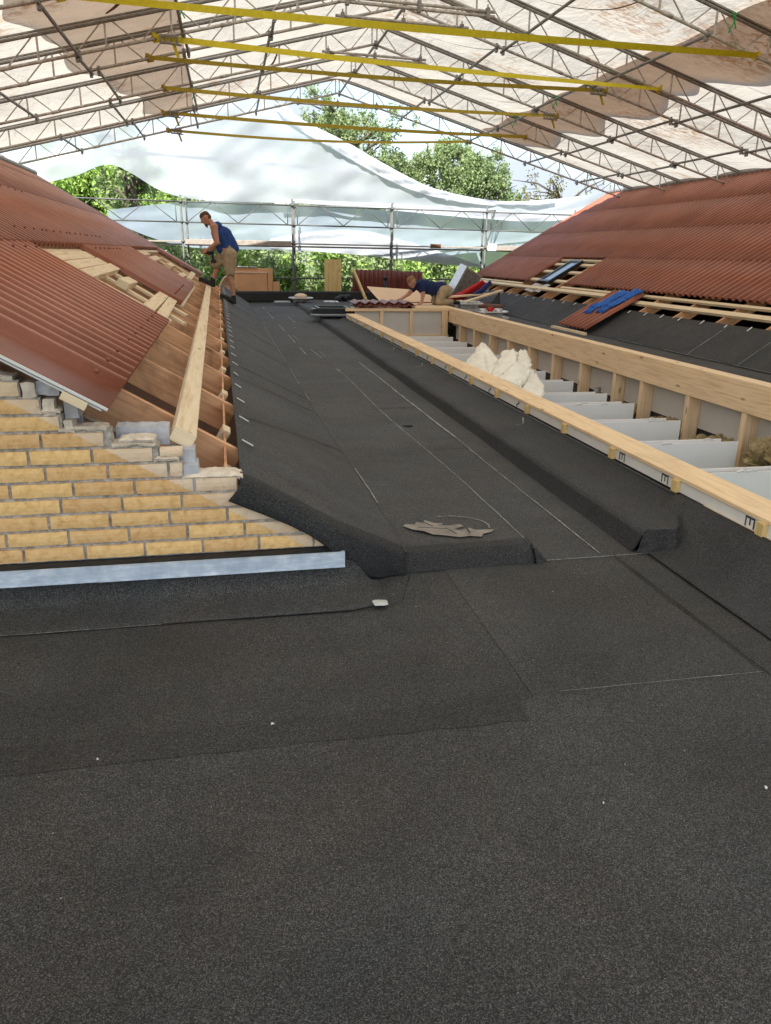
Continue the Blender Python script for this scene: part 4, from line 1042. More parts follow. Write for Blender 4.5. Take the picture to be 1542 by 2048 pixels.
tag(m.build('scaffold_platform', 'dark_wood'), 'dark working platform of the scaffold behind the parapet', 'scaffold deck')
m = MB(); m.beam(P3(6.75, -.05, 1.72), P3(7.1, -.05, 1.72), .05, .13, b=.01); tag(m.build('timber_offcut', 'dark_wood'), 'dark block strapped on the scaffold rail left of the right roof', 'block')
m = MB(); m.beam(P3(8.75, -.08, 1.72), P3(9.05, -.08, 1.72), .01, .22, b=.002); tag(m.build('scaffold_tag', 'board_white'), 'small white tag on the scaffold upright at the right roof', 'tag')
T = thing('side_girder', 'short lattice girder turned across the scaffold at the right roof', 'girder', (9.1, 25.8, 2.3))
m = MB(); m.tube([(8.75, 25.85, 2.85), (9.5, 26.6, 2.92)], .02, 8); m.tube([(8.75, 25.85, 2.26), (9.5, 26.6, 2.28)], .02, 8); m.build('chord', 'post_steel', T)
m = MB(); m.tube([(8.8, 25.9, 2.26), (9.1, 26.2, 2.88)], .013, 6); m.tube([(9.1, 26.2, 2.28), (9.45, 26.55, 2.9)], .013, 6); m.tube([(9.5, 26.6, 2.28), (9.5, 26.6, 2.92)], .02, 6); m.build('lacing', 'post_steel', T)

# plastic sheeting hung on the far gable; each point stands on the plane of the outer scaffold
def gpt(px_, py_, y):
    d = M3 @ Vector((px_-CX, CY-py_, -F_PX)); t = y/d.y; return Vector((d.x*t, y, H_EYE+d.z*t))
# the outlines below were surveyed on that plane
def hang(name, mat, topc, botc, y, lab, nu=110, nv=36, amp=.10, fold=(1.0, 3.0), sd=1, skew=.09):
    T_ = [gpt(a, b, y) for a, b in topc]; B_ = [gpt(a, b, y) for a, b in botc]
    def ev(pts, t):
        t *= len(pts)-1; i = min(len(pts)-2, int(t)); f = t-i
        p0, p1, p2, p3 = pts[max(0, i-1)], pts[i], pts[i+1], pts[min(len(pts)-1, i+2)]
        return .5*((2*p1)+(p2-p0)*f+(2*p0-5*p1+4*p2-p3)*f*f+(3*p1-p0-3*p2+p3)*f**3)
    m = MB()
    def fn(u, v):
        a, b = ev(T_, u), ev(B_, u); p = a.lerp(b, v)
        w = amp*(noise.noise(Vector((p.x*fold[0]+p.z*1.1, p.z*fold[1]-p.x*.5, sd)))+.5*noise.noise(Vector((p.x*fold[0]*2.2, p.z*fold[1]*2-p.x, sd+5))))
        return (p.x, y+w+(p.x-2.3)*skew*0, p.z)
    m.grid(fn, nu, nv)
    return tag(m.build(name, mat, smooth=True), lab, 'plastic sheet')
hang('gable_sheet', 'clear_plastic', [(-120, 260), (60, 225), (240, 190), (400, 168), (560, 205), (602, 238), (700, 288), (800, 345), (880, 380), (1000, 402), (1110, 398), (1270, 375)],
     [(-120, 400), (60, 372), (150, 352), (226, 330), (330, 385), (420, 401), (560, 406), (700, 413), (820, 421), (1000, 434), (1110, 436), (1290, 400)], 26.3,
     'large translucent plastic sheet closing the far gable under the trusses', 150, 50, .10, (.35, 1.0), 3)
hang('side_sheet', 'thin_plastic', [(215, 420), (400, 402), (560, 408), (760, 420), (960, 432), (1130, 440), (1300, 420)],
     [(215, 440), (365, 492), (560, 500), (700, 508), (830, 520), (960, 534), (1130, 540), (1300, 540)], 26.5,
     'bluish plastic sheet behind the scaffold girders', 110, 30, .045, (.5, 2.2), 7)
hang('loose_sheet', 'white_plastic', [(540, 478), (640, 460), (730, 462), (810, 482), (870, 500), (930, 520), (985, 536)],
     [(540, 498), (640, 504), (730, 511), (810, 520), (870, 527), (930, 533), (985, 538)], 26.42, 'whiter folded plastic strip hanging low behind the scaffold posts', 60, 12, .05, (1, 6), 9)
hang('hem_strip', 'white_plastic', [(560, 398), (700, 404), (820, 410), (960, 418), (1100, 424), (1270, 398)],
     [(560, 405), (700, 413), (820, 424), (960, 437), (1100, 442), (1290, 418)], 26.22, 'rolled white hem along the foot of the large plastic sheet', 60, 6, .06, (1, 6), 12)
hang('edge_band', 'white_plastic', [(560, 205), (602, 238), (700, 288), (800, 345), (880, 380), (1000, 402), (1110, 398)],
     [(545, 208), (585, 250), (680, 306), (790, 366), (880, 396), (1000, 412), (1110, 410)], 26.2, 'gathered white right-hand edge of the large plastic sheet', 70, 8, .10, (2, 6), 15)
m = MB(); m.beam(gpt(215, 300, 26.8), gpt(740, 345, 26.8), .05, .10); tag(m.build('perforated_rail', 'galv'), 'grey perforated rail showing through the large plastic sheet', 'rail')

# ================================================================ THINGS AT THE FAR END
T = thing('carton', 'large brown cardboard carton standing behind the parapet by the worker', 'carton', (1.0, 24.9, .1))
m = MB(); m.box(.45, 1.42, 24.75, 25.1, .10, .84, .01); m.build('box_body', 'cardboard', T)
m = MB(); m.box(.43, 1.44, 24.73, 25.12, .84, .86); m.build('lid', 'cardboard_light', T)
T = thing('carton', 'narrow brown carton standing just right of the large one', 'carton', (1.55, 24.9, .1))
m = MB(); m.beam((1.50, 24.9, .1), (1.53, 24.9, .98), .3, .16, (1, 0, 0), .01); m.build('box_body', 'cardboard', T)
m = MB(); m.box(1.60, 1.80, 24.72, 25.0, .10, .58, .01); tag(m.build('carton', 'cardboard'), 'lowest small carton at the right end of the carton row', 'carton')
T = thing('carton', 'open brown carton with loose paper behind the other cartons', 'carton', (1.0, 25.4, .1))
m = MB(); m.box(.5, 1.5, 25.35, 25.7, .1, .96, .01); m.build('box_body', 'cardboard', T)
m = MB(); m.slab(lambda u, v: (.55+.6*u, 25.3+.3*v, 1.0+.06*fb(u*9, v*9, 3)), 12, 6, .01); m.build('loose_paper', 'paper', T)
m = MB(); m.slab(lambda u, v: (-.02+.50*u, 24.5+.25*math.sin(v*3.14), .18+.55*math.sin(math.pi*min(1, u*.8+.1))*v), 10, 10, .04); tag(m.build('cardboard_roll', 'cardboard_light', smooth=True), 'pale rounded piece of cardboard between the legs of the worker', 'cardboard')
# upright pallet of yellow boards
T = thing('board_panel', 'upright panel of yellow wooden boards leaning behind the parapet', 'wooden panel', (3.45, 24.9, .1))
for i in range(4):
    m = MB(); m.beam((3.27+.135*i, 24.95, .12), (3.28+.135*i, 25.0, 1.26+.01*(i % 2)), .125, .03, (0, 1, 0), .002); m.build('board', 'yellow_wood', T)
for z in (.55, .95): m = MB(); m.beam((3.22, 25.0, z), (3.76, 25.0, z), .03, .06); m.build('cross_slat', 'yellow_wood', T)
m = MB(); m.beam((4.22, 23.2, .14), (3.98, 24.1, .98), .11, .05, (1, 0, 0), .003); tag(m.build('leaning_board', 'yellow_wood'), 'pale board leaning on the parapet left of the red sheets', 'board')
# stacked red sheets standing upright
for i, (xa, xb, yy, h, lb) in enumerate(((4.1, 5.5, 24.95, .96, 'left stack of red corrugated sheets standing behind the parapet'), (5.3, 6.4, 25.05, .93, 'right stack of red corrugated sheets standing behind the parapet'))):
    m = MB(); m.slab(lambda u, v: (xa+(xb-xa)*u, yy+.03*math.cos(u*(xb-xa)/.14*2*math.pi)+.02*v, .1+(h-.1+.015*math.cos(u*(xb-xa)/.14*2*math.pi))*v), 90, 3, .03)
    tag(m.build('upright_sheets', 'red_sheet_dull', smooth=True), lb, 'roofing sheets')
m = MB(); m.tube([(4.95, 24.0, .1), (4.95, 24.0, .72)], .05, 12); m.tube([(4.95, 24.0, .72), (4.95, 24.0, .80)], [.075, .06], 12); tag(m.build('vent_pipe', 'black_gloss', smooth=True), 'short black vent pipe in front of the red sheets', 'pipe')
m = MB(); m.add([(3.42, 18.7, .70), (4.85, 18.6, .62), (4.95, 18.1, .40), (3.62, 18.1, .40), (3.42, 18.72, .715), (4.85, 18.62, .635), (4.95, 18.12, .415), (3.62, 18.12, .415)], [(0, 1, 2, 3), (4, 5, 6, 7), (0, 1, 5, 4), (1, 2, 6, 5), (2, 3, 7, 6), (3, 0, 4, 7)]); tag(m.build('plasterboard_sheet', 'cardboard_light'), 'tilted beige board behind the corrugated sheets on the platform', 'board')
m = MB(); m.slab(lambda u, v: (3.0+.5*u, 17.6+.5*v, .42+.05*fb(u*5, v*5, 1)), 8, 8, .08); tag(m.build('rag', 'cardboard_light'), 'crumpled beige cloth left of the tilted board', 'cloth')
# corrugated offcuts on the box end
for i, (dx, z, lb) in enumerate(((0, .395, 'lower red corrugated sheet stacked on the end of the timber opening'), (.02, .425, 'upper red corrugated sheet stacked on the end of the timber opening'), (-.03, .455, 'topmost corrugated offcut of the stack on the end of the timber opening'))):
    m = MB(); m.slab(lambda u, v: (2.80+dx+1.27*u, 16.55+.75*v, z+.05*(1-2*abs((u*1.27/.21) % 1-.5)*1)*1.2-.01), 72, 2, .022)
    tag(m.build('corrugated_offcut', 'red_sheet_dull'), lb, 'roofing sheet', 'corrugated sheets stacked on the box end')
T = thing('roof_window', 'roof window lying flat on the deck with greenish glass', 'roof window', (2.5, 17.2, .2))
roof_window(T, lambda a, b, c: (2.05+a, 17.05+b, .20+c), .72, .85, .12)
m = MB(); m.box(2.80, 3.0, 17.0, 17.5, .2, .33, .02); m.box(1.93, 2.05, 17.1, 17.5, .2, .30, .02); m.build('hinge_cover', 'black_gloss', T)
m = MB(); m.box(1.88, 3.05, 16.92, 17.04, .185, .20); m.build('foot_flashing', 'foil', T)
for i, (x, y, r, lb) in enumerate(((2.25, 22.8, .28, 'stack of foil trays on the far end of the walkway'), (5.55, 17.6, .30, 'foil tray with rags behind the kneeling worker'), (5.95, 17.0, .30, 'foil tray with a red tin right of the kneeling worker'))):
    T = thing('foil_tray', lb, 'tray', (x, y, ZW+(.20 if i else .03)))
    z = .12 if i == 0 else (.30 if i == 1 else .16)
    m = MB()
    if i: m.box(x-.34, x+.34, y-.26, y+.26, ZW+.008, z-.002, .02)
    def tr(u, v, x=x, y=y, r=r, z=z):
        a = u*2*math.pi; k = [.78, .95, 1.25, 1.28][min(3, int(v*3.999))]; s_ = max(abs(math.cos(a)), abs(math.sin(a)))**.6
        return (x+r*k*math.cos(a)/s_, y+r*.75*k*math.sin(a)/s_, z+[.0, .10, .12, .10][min(3, int(v*3.999))])
    m.grid(tr, 28, 3); m.box(x-r*.7, x+r*.7, y-r*.5, y+r*.5, z, z+.012); m.build('tray', 'foil', T)
    if i == 0:
        m = MB(); m.ball((x, y, z+.14), (.19, .16, .09), 12, 6); m.build('bundle', 'cardboard_light', T, True); m = MB(); m.box(x-.75, x-.3, y-.1, y+.15, z-.02, z+.01); m.build('lid', 'foil', T)
    if i == 1:
        m = MB(); m.slab(lambda u, v: (x-.28+.56*u, y-.2+.4*v, z+.14+.06*fb(u*7, v*7, 2)), 12, 10, .03); m.build('rag', 'paper', T)
    if i == 2:
        m = MB(); m.tube([(x-.02, y, z+.05), (x-.02, y, z+.20)], .07, 12); m.build('tin', 'red_cloth', T, True)
        m = MB(); m.tube([(x+.17, y, z+.05), (x+.17, y, z+.17)], .09, 12); m.build('roll', 'foil', T, True); m = MB(); m.tube([(x-.2, y-.03, z+.05), (x-.2, y-.03, z+.17)], .07, 12); m.build('roll', 'foil', T, True)
m = MB()
for i in range(4): m.ball((3.50+.10*i-.1, 23.3+.05*i, .17+.05*(i % 2)), (.12, .1, .08), 8, 5)
tag(m.build('plastic_bag', 'black_gloss'), 'crumpled black bag in front of the yellow board panel', 'bag')
m = MB(); m.slab(lambda u, v: (2.95+.4*u, 22.9+.4*v, .115+.03*fb(u*6, v*6, 4)), 8, 8, .02); tag(m.build('white_rag', 'white_tab'), 'small white rag on the far deck between trays and bag', 'rag')
m = MB(); m.slab(lambda u, v: (3.75+.5*u, 21.7+.3*v, .11+.02*fb(u*6, v*6, 4)), 8, 6, .01); tag(m.build('white_offcut', 'white_tab'), 'flat white offcut on the far deck by the leaning board', 'offcut')
# big tilted grey tool case
T = thing('tool_case', 'big tilted grey case with silver edge beyond the kneeling worker', 'tool case', (6.6, 20.5, .4))
cA, up_ = Vector((5.98, 20.4, .52)), Vector((.46, 0, .50)).normalized(); ri = Vector((.62, .2, -.30)).normalized()
def case(a0, a1, b0, b1, d0, d1, mat, nm, bv=.01):
    n_ = up_.cross(ri).normalized(); m = MB(); c0 = cA+up_*((a0+a1)/2)+n_*((d0+d1)/2)
    m.beam(c0+ri*b0, c0+ri*b1, a1-a0, d1-d0, n_, bv); return m.build(nm, mat, T)
case(0, .78, 0, .52, 0, .30, 'dark_steel', 'body', .03); case(-.01, .79, -.06, .0, -.02, .34, 'foil', 'silver_edge')
for a, b in ((.18, .12), (.18, .32), (.5, .12), (.5, .34)):
    case(a, a+.13, b, b+.11, -.02, .0, 'galv', 'latch', .01); case(a, a+.13, b, b+.11, .30, .32, 'galv', 'latch', .01)
m = MB(); m.beam((5.75, 20.6, .35), (5.75, 20.6, .80), .25, .2, (1, 0, 0), .02); tag(m.build('grey_box', 'old_steel'), 'upright dark grey box at the left foot of the tilted case', 'box')
m = MB()
for k in range(5): m.tube([(5.6+.03*k, 19.2+.06*k, .42-.02*k), (5.9+.03*k, 19.2+.06*k, .52-.02*k+.03*(k % 2)), (6.45+.05*k, 19.2+.08*k, .85-.02*k)], [.05, .06, .035], 8)
tag(m.build('red_straps', 'red_cloth', smooth=True), 'bundle of bright red straps in front of the tilted case', 'straps')
m = MB()
for k in range(3): m.tube([(6.1+.04*k, 19.05+.03*k, .50-.02*k), (6.35+.04*k, 19.05+.03*k, .63-.02*k), (6.62+.03*k, 19.1+.05*k, .86-.03*k)], [.03, .035, .025], 8)
tag(m.build('blue_straps', 'navy_cloth', smooth=True), 'dark blue straps beside the red bundle', 'straps')
for i, (p, q, w, h, mt, lb) in enumerate((((4.95, 18.4, .47), (6.9, 19.4, .55), .14, .04, 'pale_wood', 'upper loose plank behind the kneeling worker'), ((5.6, 18.0, .40), (7.0, 19.3, .62), .10, .04, 'pale_wood', 'slanting plank pointing at the right slope'), ((4.6, 18.3, .40), (5.9, 18.6, .38), .18, .07, 'rafter_wood', 'brown beam end under the planks'), ((4.2, 18.2, .42), (5.0, 18.4, .42), .16, .04, 'pale_wood', 'short pale plank under the arm of the kneeling worker'))):
    m = MB(); m.beam(p, q, w, h, b=.003); tag(m.build('loose_plank', mt), lb, 'plank', 'planks lying behind the kneeling worker')
m = MB(); m.box(4.3, 6.6, 18.0, 19.6, .075, .34, .02); tag(m.build('timber_stack', 'dark_wood'), 'dark low timber pile carrying the planks behind the kneeling worker', 'timber')
m = MB(); m.add([(6.35, 18.3, .30), (6.95, 19.3, .58), (6.75, 18.6, .22), (6.35, 18.3, .32), (6.95, 19.3, .60), (6.75, 18.6, .24)], [(0, 1, 2), (3, 4, 5), (0, 1, 4, 3), (1, 2, 5, 4), (2, 0, 3, 5)]); tag(m.build('felt_offcut', 'black_rubber'), 'dark triangular felt offcut under the slanting plank', 'felt')
# paper scraps on the deck
def scrap(x, y, w, h, sd, mat, lab, z=.0135):
    m = MB(); n = 14; pts = []
    for i in range(n):
        a = 2*math.pi*i/n; r = 1+.35*fb(math.cos(a)*1.5, math.sin(a)*1.5, sd); s_ = max(abs(math.cos(a)), abs(math.sin(a)))
        pts.append((x+w*r*math.cos(a)/s_, y+h*r*math.sin(a)/s_, z+.004+.010*abs(fb(a*2, sd, 2))))
    vs = [(x, y, z+.012)]+pts; m.add(vs, [(0, i+1, (i+1) % n+1) for i in range(n)])
    return tag(m.build('paper_scrap', mat), lab, 'scrap', 'scraps lying on the felt deck')
scrap(.615, 2.975, .034, .026, 3, 'paper', 'grey green crumpled scrap on the seam of the deck')
scrap(.098, 2.14, .006, .002, 5, 'white_tab', 'thin white sliver left of the middle of the deck', .016)
scrap(1.46, 1.575, .0045, .004, 8, 'white_tab', 'small cream crumb near the right edge of the foreground', .017)
scrap(-.42, 2.05, .003, .0015, 11, 'white_tab', 'tiny white sliver at the far left of the deck', .016)
scrap(.97, 1.60, .0018, .0018, 12, 'white_tab', 'tiny white chip right of centre in the foreground', .016)

# ================================================================ PEOPLE
def blob(name, mat, parent, parts, vox=.012, iters=4, bevel=0):
    """capsules and ellipsoids fused into ONE continuous surface"""
    m = MB()
    for p in parts:
        if p[0] == 'c':
            _, a, ra, b, rb = p; a, b = Vector(a), Vector(b); d = b-a
            m.tube([a, b], [ra, rb], 14); m.ball(a, ra, 12, 8); m.ball(b, rb, 12, 8)
        elif p[0] == 'e':
            _, c, r, eu = p; mm = MB(); mm.ball((0, 0, 0), r, 16, 12); rot = Matrix.Rotation(R(eu), 3, 'Y')
            m.add([tuple(rot @ Vector(v)+Vector(c)) for v in mm.v], mm.f)
        elif p[0] == 'b':
            _, a, b, w, h, up = p; m.beam(a, b, w, h, up)
    me = bpy.data.meshes.new('tmp'); me.from_pydata(m.v, [], m.f); o = bpy.data.objects.new('tmp', me); col.objects.link(o)
    r = o.modifiers.new('r', 'REMESH'); r.mode = 'VOXEL'; r.voxel_size = vox; r.use_smooth_shade = True
    s = o.modifiers.new('s', 'SMOOTH'); s.factor = .5; s.iterations = iters
    dg = bpy.context.evaluated_depsgraph_get(); nm = bpy.data.meshes.new_from_object(o.evaluated_get(dg))
    bpy.data.objects.remove(o); bpy.data.meshes.remove(me)
    nm.name = name; nm.materials.clear(); nm.materials.append(MATS[mat]); off = loc_of(parent) if parent else Vector((0, 0, 0))
    if name in ('shirt', 't_shirt', 'shorts', 'trousers'):
        for v in nm.vertices:
            c = v.co; k = noise.noise(Vector((c.x*11, c.y*7, c.z*5)))+.6*noise.noise(Vector((c.x*20+3, c.y*16, c.z*22)))
            v.co = c+v.normal*.013*k
    nm.transform(Matrix.Translation(-off)); nm.polygons.foreach_set('use_smooth', [True]*len(nm.polygons))
    q = bpy.data.objects.new(name, nm); col.objects.link(q)
    if parent: q.parent = parent
    return q
def hand(wrist, dirv, palmn, s=1.0, curl=.5):
    """palm with five separate bent fingers"""
    w = Vector(wrist); d = Vector(dirv).normalized(); n = Vector(palmn).normalized(); sdv = d.cross(n).normalized(); n = sdv.cross(d)
    out = [('c', w, .026*s, w+d*.05*s, .030*s), ('c', w+d*.03*s+sdv*.018*s, .018*s, w+d*.085*s+sdv*.028*s, .016*s), ('c', w+d*.03*s-sdv*.018*s, .018*s, w+d*.085*s-sdv*.028*s, .016*s)]
    for k, (o_, L) in enumerate(((-.033, .055), (-.012, .072), (.011, .078), (.033, .070))):
        a = w+d*.085*s+sdv*o_*s; b = a+(d*math.cos(curl)-n*math.sin(curl))*L*.5*s; c = b+(d*math.cos(2*curl)-n*math.sin(2*curl))*L*.5*s
        out += [('c', a, .0100*s, b, .0092*s), ('c', b, .0092*s, c, .0080*s)]
    a = w+d*.03*s+sdv*.036*s; b = a+(d*.5+sdv*.6-n*.3).normalized()*.035*s; c = b+(d*.8-n*.4).normalized()*.03*s
    return out+[('c', a, .013*s, b, .0115*s), ('c', b, .0115*s, c, .0095*s)]
def head(c, fwd, upv, s=1.0):
    """skull, jaw, nose, lips, brow and ears round centre c"""
    c = Vector(c); f = Vector(fwd).normalized(); u = Vector(upv); u = (u-f*u.dot(f)).normalized(); l = u.cross(f)
    def q(a, b, d): return c+f*a*s+l*b*s+u*d*s
    sk = [('c', q(-.018, 0, .030), .080*s, q(.012, 0, .026), .078*s), ('c', q(.02, 0, -.02), .064*s, q(.036, 0, -.066), .044*s), ('c', q(.056, 0, -.09), .026*s, q(.045, 0, -.10), .026*s),
          ('c', q(.082, 0, .022), .014*s, q(.106, 0, -.018), .013*s), ('c', q(.075, -.03, .030), .014*s, q(.075, .03, .030), .014*s),
          ('c', q(.084, -.02, -.052), .010*s, q(.084, .02, -.052), .010*s), ('c', q(.082, -.016, -.066), .009*s, q(.082, .016, -.066), .009*s)]
    for b in (-1, 1): sk += [('c', q(-.005, b*.078, .012), .014*s, q(-.002, b*.080, -.020), .010*s), ('c', q(.05, b*.040, -.020), .022*s, q(.058, b*.03, -.035), .02*s)]
    return sk, q
def face_bits(P, q, s, hair):
    for b in (-1, 1):
        m = MB(); e = q(.079, b*.031, .008); m.ball(e, .0105*s, 10, 8); m.build('eye', 'white_tab', P, True)
        m = MB(); e = q(.0885, b*.031, .007); m.ball(e, .0048*s, 8, 6); m.build('pupil', 'boot', P, True)
# --- the standing worker on the left slope
LY = 16.9
def W(px_, py_, dy=0, dz=-.055): p = gpt(px_, py_, LY); return Vector((p.x, LY+dy, p.z+dz))
P1 = thing('person', 'worker in blue sleeveless shirt and khaki shorts stooping over the left slope', 'person', (.1, LY, .55))
hc = W(411, 431); sk, q = head(hc, (-.80, -.12, -.55), (-.45, 0, .85), 1.08)
sh, sh2 = W(428, 449, -.17), W(431, 450, .19); chest = W(437, 462, .0); bel = W(449, 482, 0); pel = W(456, 499, 0); nk = W(424, 443)
el, wr = W(434, 480, -.26), W(415.5, 493, -.20); el2, wr2 = W(434, 486, .22), W(421, 497, .10)
# feet rest on the two surfaces
ftR_h = Vector((.27, LY-.08, zfelt(.27)+.055)); ftR_t = Vector((.03, LY-.13, zfelt(.03)+.05-.01))
ftL_h = Vector((-.14, LY+.12, .790)); ftL_t = Vector((-.38, LY+.10, .90))
anR = ftR_h+Vector((.0, 0, .075)); anL = ftL_h+Vector((.01, 0, .085))
knR = W(459, 546, -.10); knL = W(433, 524, .10); hpR, hpL = W(460, 504, -.10), W(452, 502, .10)
body = sk+[('c', q(-.03, 0, -.05), .058, nk, .062), ('c', nk, .062, chest, .10),
    ('c', sh, .072, el, .050), ('c', el, .048, wr, .031), ('c', sh2, .070, el2, .048), ('c', el2, .046, wr2, .030),
    ('c', sh, .085, sh2, .085), ('c', chest, .15, bel, .145), ('c', bel, .14, pel, .15),
    ('c', hpR, .105, knR, .068), ('c', knR, .062, knR.lerp(anR, .35)+Vector((.02, 0, 0)), .063), ('c', knR.lerp(anR, .35)+Vector((.02, 0, 0)), .06, anR, .040),
    ('c', hpL, .105, knL, .068), ('c', knL, .062, knL.lerp(anL, .35)+Vector((.02, 0, 0)), .063), ('c', knL.lerp(anL, .35)+Vector((.02, 0, 0)), .06, anL, .040)]
body += hand(wr, (-.85, .1, -.45), (-.3, -.9, .2), 1.05, .55)+hand(wr2, (-.7, -.3, -.5), (-.2, .9, .3), 1.05, .8)
body += [('c', anR, .045, ftR_h, .05), ('c', anL, .045, ftL_h, .05)]
B1 = blob('body', 'skin', P1, body, .0105, 4)
face_bits(P1, q, 1.08, 0)
hp = [('c', q(-.032, 0, .045), .083, q(.012, 0, .052), .080), ('c', q(-.05, 0, .0), .070, q(-.04, 0, -.03), .055)]
blob('hair', 'hair', P1, [(a, Vector(b), r1, Vector(c), r2) for a, b, r1, c, r2 in hp], .010, 3)
blob('beard', 'hair', P1, [('c', q(.066, -.02, -.098), .027, q(.066, .02, -.098), .027), ('c', q(.062, 0, -.10), .032, q(.068, 0, -.132), .020)], .008, 3)
blob('shirt', 'shirt_blue', P1, [('c', chest+Vector((-.0, 0, .01)), .158, bel, .152), ('c', bel, .152, W(460, 494), .162), ('c', sh+Vector((.055, .07, .03)), .085, sh2+Vector((.055, -.07, .03)), .085), ('c', W(434, 449), .09, W(450, 463), .135), ('c', W(450, 463), .135, W(464, 490), .145), ('c', chest, .15, W(445, 492), .12)], .014, 5)
blob('shorts', 'khaki', P1, [('c', pel+Vector((.02, 0, .06)), .168, pel+Vector((.0, 0, -.05)), .168), ('c', hpR, .14, knR+Vector((.0, 0, .07)), .108), ('c', hpL, .14, knL+Vector((-.01, 0, .02)), .118), ('c', hpL+Vector((-.06, .02, -.05)), .09, knL+Vector((-.09, 0, .05)), .06), ('e', hpL+Vector((-.03, -.12, -.15)), (.08, .045, .09), 0)], .014, 3)
for h_, t_, an_ in ((ftR_h, ftR_t, anR), (ftL_h, ftL_t, anL)):
    blob('shoe', 'boot', P1, [('c', h_, .055, t_.lerp(h_, .3), .050), ('c', t_.lerp(h_, .3), .052, t_, .040), ('c', h_, .052, an_+Vector((0, 0, .03)), .050), ('b', h_+Vector((.055, 0, -.045)), t_+Vector((-.045, 0, -.035)), .095, .02, (0.5, 0, .86))], .010, 2)
T = thing('cordless_drill', 'small black cordless drill in the hands of the standing worker', 'drill', tuple(W(421, 505)))
m = MB(); c = W(421.5, 503, -.02); m.tube([c+Vector((-.10, 0, .03)), c+Vector((.06, 0, .03))], [.028, .036], 12); m.tube([c+Vector((-.15, 0, .03)), c+Vector((-.10, 0, .03))], [.012, .024], 10); m.build('motor', 'boot', T, True)
m = MB(); m.beam(c+Vector((.02, 0, .02)), c+Vector((.045, 0, -.11)), .035, .045, (1, 0, 0), .01); m.build('handle', 'boot', T); m = MB(); m.box(c.x-.01, c.x+.10, c.y-.04, c.y+.04, c.z-.16, c.z-.10, .01); m.build('battery', 'black_gloss', T)

# --- the kneeling worker on the end platform
LY = 17.45
ZP = .378
P2 = thing('person', 'worker in navy t-shirt kneeling on hands and knees on the timber platform', 'person', (4.7, LY, ZP))
def K(px_, py_, dy=0): p = gpt(px_, py_, LY); return Vector((p.x, LY+dy, p.z))
hc = K(824, 564); sk, q = head(hc, (-.72, -.30, -.60), (-.55, -.05, .80), 1.05)
sh, sh2 = K(841, 568, -.17), K(836, 571, .18); nk = K(833, 567); ch_ = K(846, 573); wa = K(870, 577); pel = K(884, 580)
el, wr = K(841, 590, -.22), Vector((K(839, 600).x, LY-.20, ZP+.045)); el2, wr2 = K(819, 589, .12), K(802, 599, .04)
hpR, hpL = K(884, 583, -.10), K(886, 583, .10); knR = Vector((K(874, 600).x, LY-.14, ZP+.075)); knL = Vector((K(871, 600).x, LY+.12, ZP+.075))
anR = Vector((K(900, 600).x, LY-.12, ZP+.07)); anL = Vector((K(902, 600).x, LY+.14, ZP+.07))
body = sk+[('c', q(-.03, 0, -.05), .056, nk, .06), ('c', nk, .06, ch_, .10), ('c', sh, .068, el, .048), ('c', el, .047, wr, .030), ('c', sh2, .068, el2, .046), ('c', el2, .044, wr2, .029),
    ('c', sh, .08, sh2, .08), ('c', ch_, .145, wa, .14), ('c', wa, .14, pel, .15), ('c', hpR, .10, knR, .065), ('c', knR, .06, anR, .045), ('c', hpL, .10, knL, .065), ('c', knL, .06, anL, .045)]
body += hand(wr, (-.9, -.2, -.25), (0, 0, 1), 1.05, .15)+hand(wr2, (-.9, -.1, -.15), (0, 0, 1), 1.05, .35)
blob('body', 'skin', P2, body, .0105, 4)
face_bits(P2, q, 1.05, 0)
blob('hair', 'hair_light', P2, [('c', q(-.032, 0, .048), .082, q(.020, 0, .056), .080), ('c', q(-.05, 0, .0), .068, q(-.04, 0, -.03), .052)], .010, 3)
blob('t_shirt', 'shirt_navy', P2, [('c', ch_, .158, wa, .150), ('c', wa, .150, K(883, 577), .155), ('c', sh, .10, sh2, .10), ('c', sh, .092, sh.lerp(el, .45), .078), ('c', sh2, .09, sh2.lerp(el2, .45), .076), ('c', K(838, 568), .10, ch_, .15)], .014, 5)
blob('trousers', 'khaki', P2, [('c', pel, .165, K(892, 583), .155), ('c', hpR, .135, knR, .085), ('c', hpL, .135, knL, .085), ('c', knR, .078, anR, .062), ('c', knL, .078, anL, .062), ('c', hpR, .14, hpL, .14)], .014, 4)
for an_ in (anR, anL): blob('shoe', 'boot', P2, [('c', an_+Vector((.05, 0, .0)), .050, an_+Vector((.17, 0, -.02)), .042), ('c', an_, .05, an_+Vector((.06, 0, 0)), .05)], .010, 2)

# ================================================================ TREES BEYOND
def crown_leaves(m, centers, n, leaf, seed, droop=.2, thin=0):
    r = np.random.default_rng(seed); cs = np.array([c[:3] for c in centers]); rr = np.array([c[3] for c in centers])
    wts = rr**2.2; wts = wts/wts.sum(); idx = r.choice(len(cs), n, p=wts)
    d = r.normal(size=(n, 3)); d /= np.linalg.norm(d, axis=1)[:, None]
    rad = rr[idx]*1.75*(r.random(n)**.95); p = cs[idx]+d*rad[:, None]*np.array([.85, .85, 1.15])
    a = r.normal(size=(n, 3)); a /= np.linalg.norm(a, axis=1)[:, None]; b = np.cross(a, r.normal(size=(n, 3))); b /= np.linalg.norm(b, axis=1)[:, None]
    s = leaf*(.6+.8*r.random(n))[:, None]
    V = np.stack([p-a*s, p+b*s*.55, p+a*s, p-b*s*.55], 1).reshape(-1, 3)
    k = len(m.v); m.v += [tuple(x) for x in V.tolist()]
    m.f += [(k+4*i, k+4*i+1, k+4*i+2, k+4*i+3) for i in range(n)]; m.uv += [[(0, 0)]*4]*n; m.mi += [0]*n
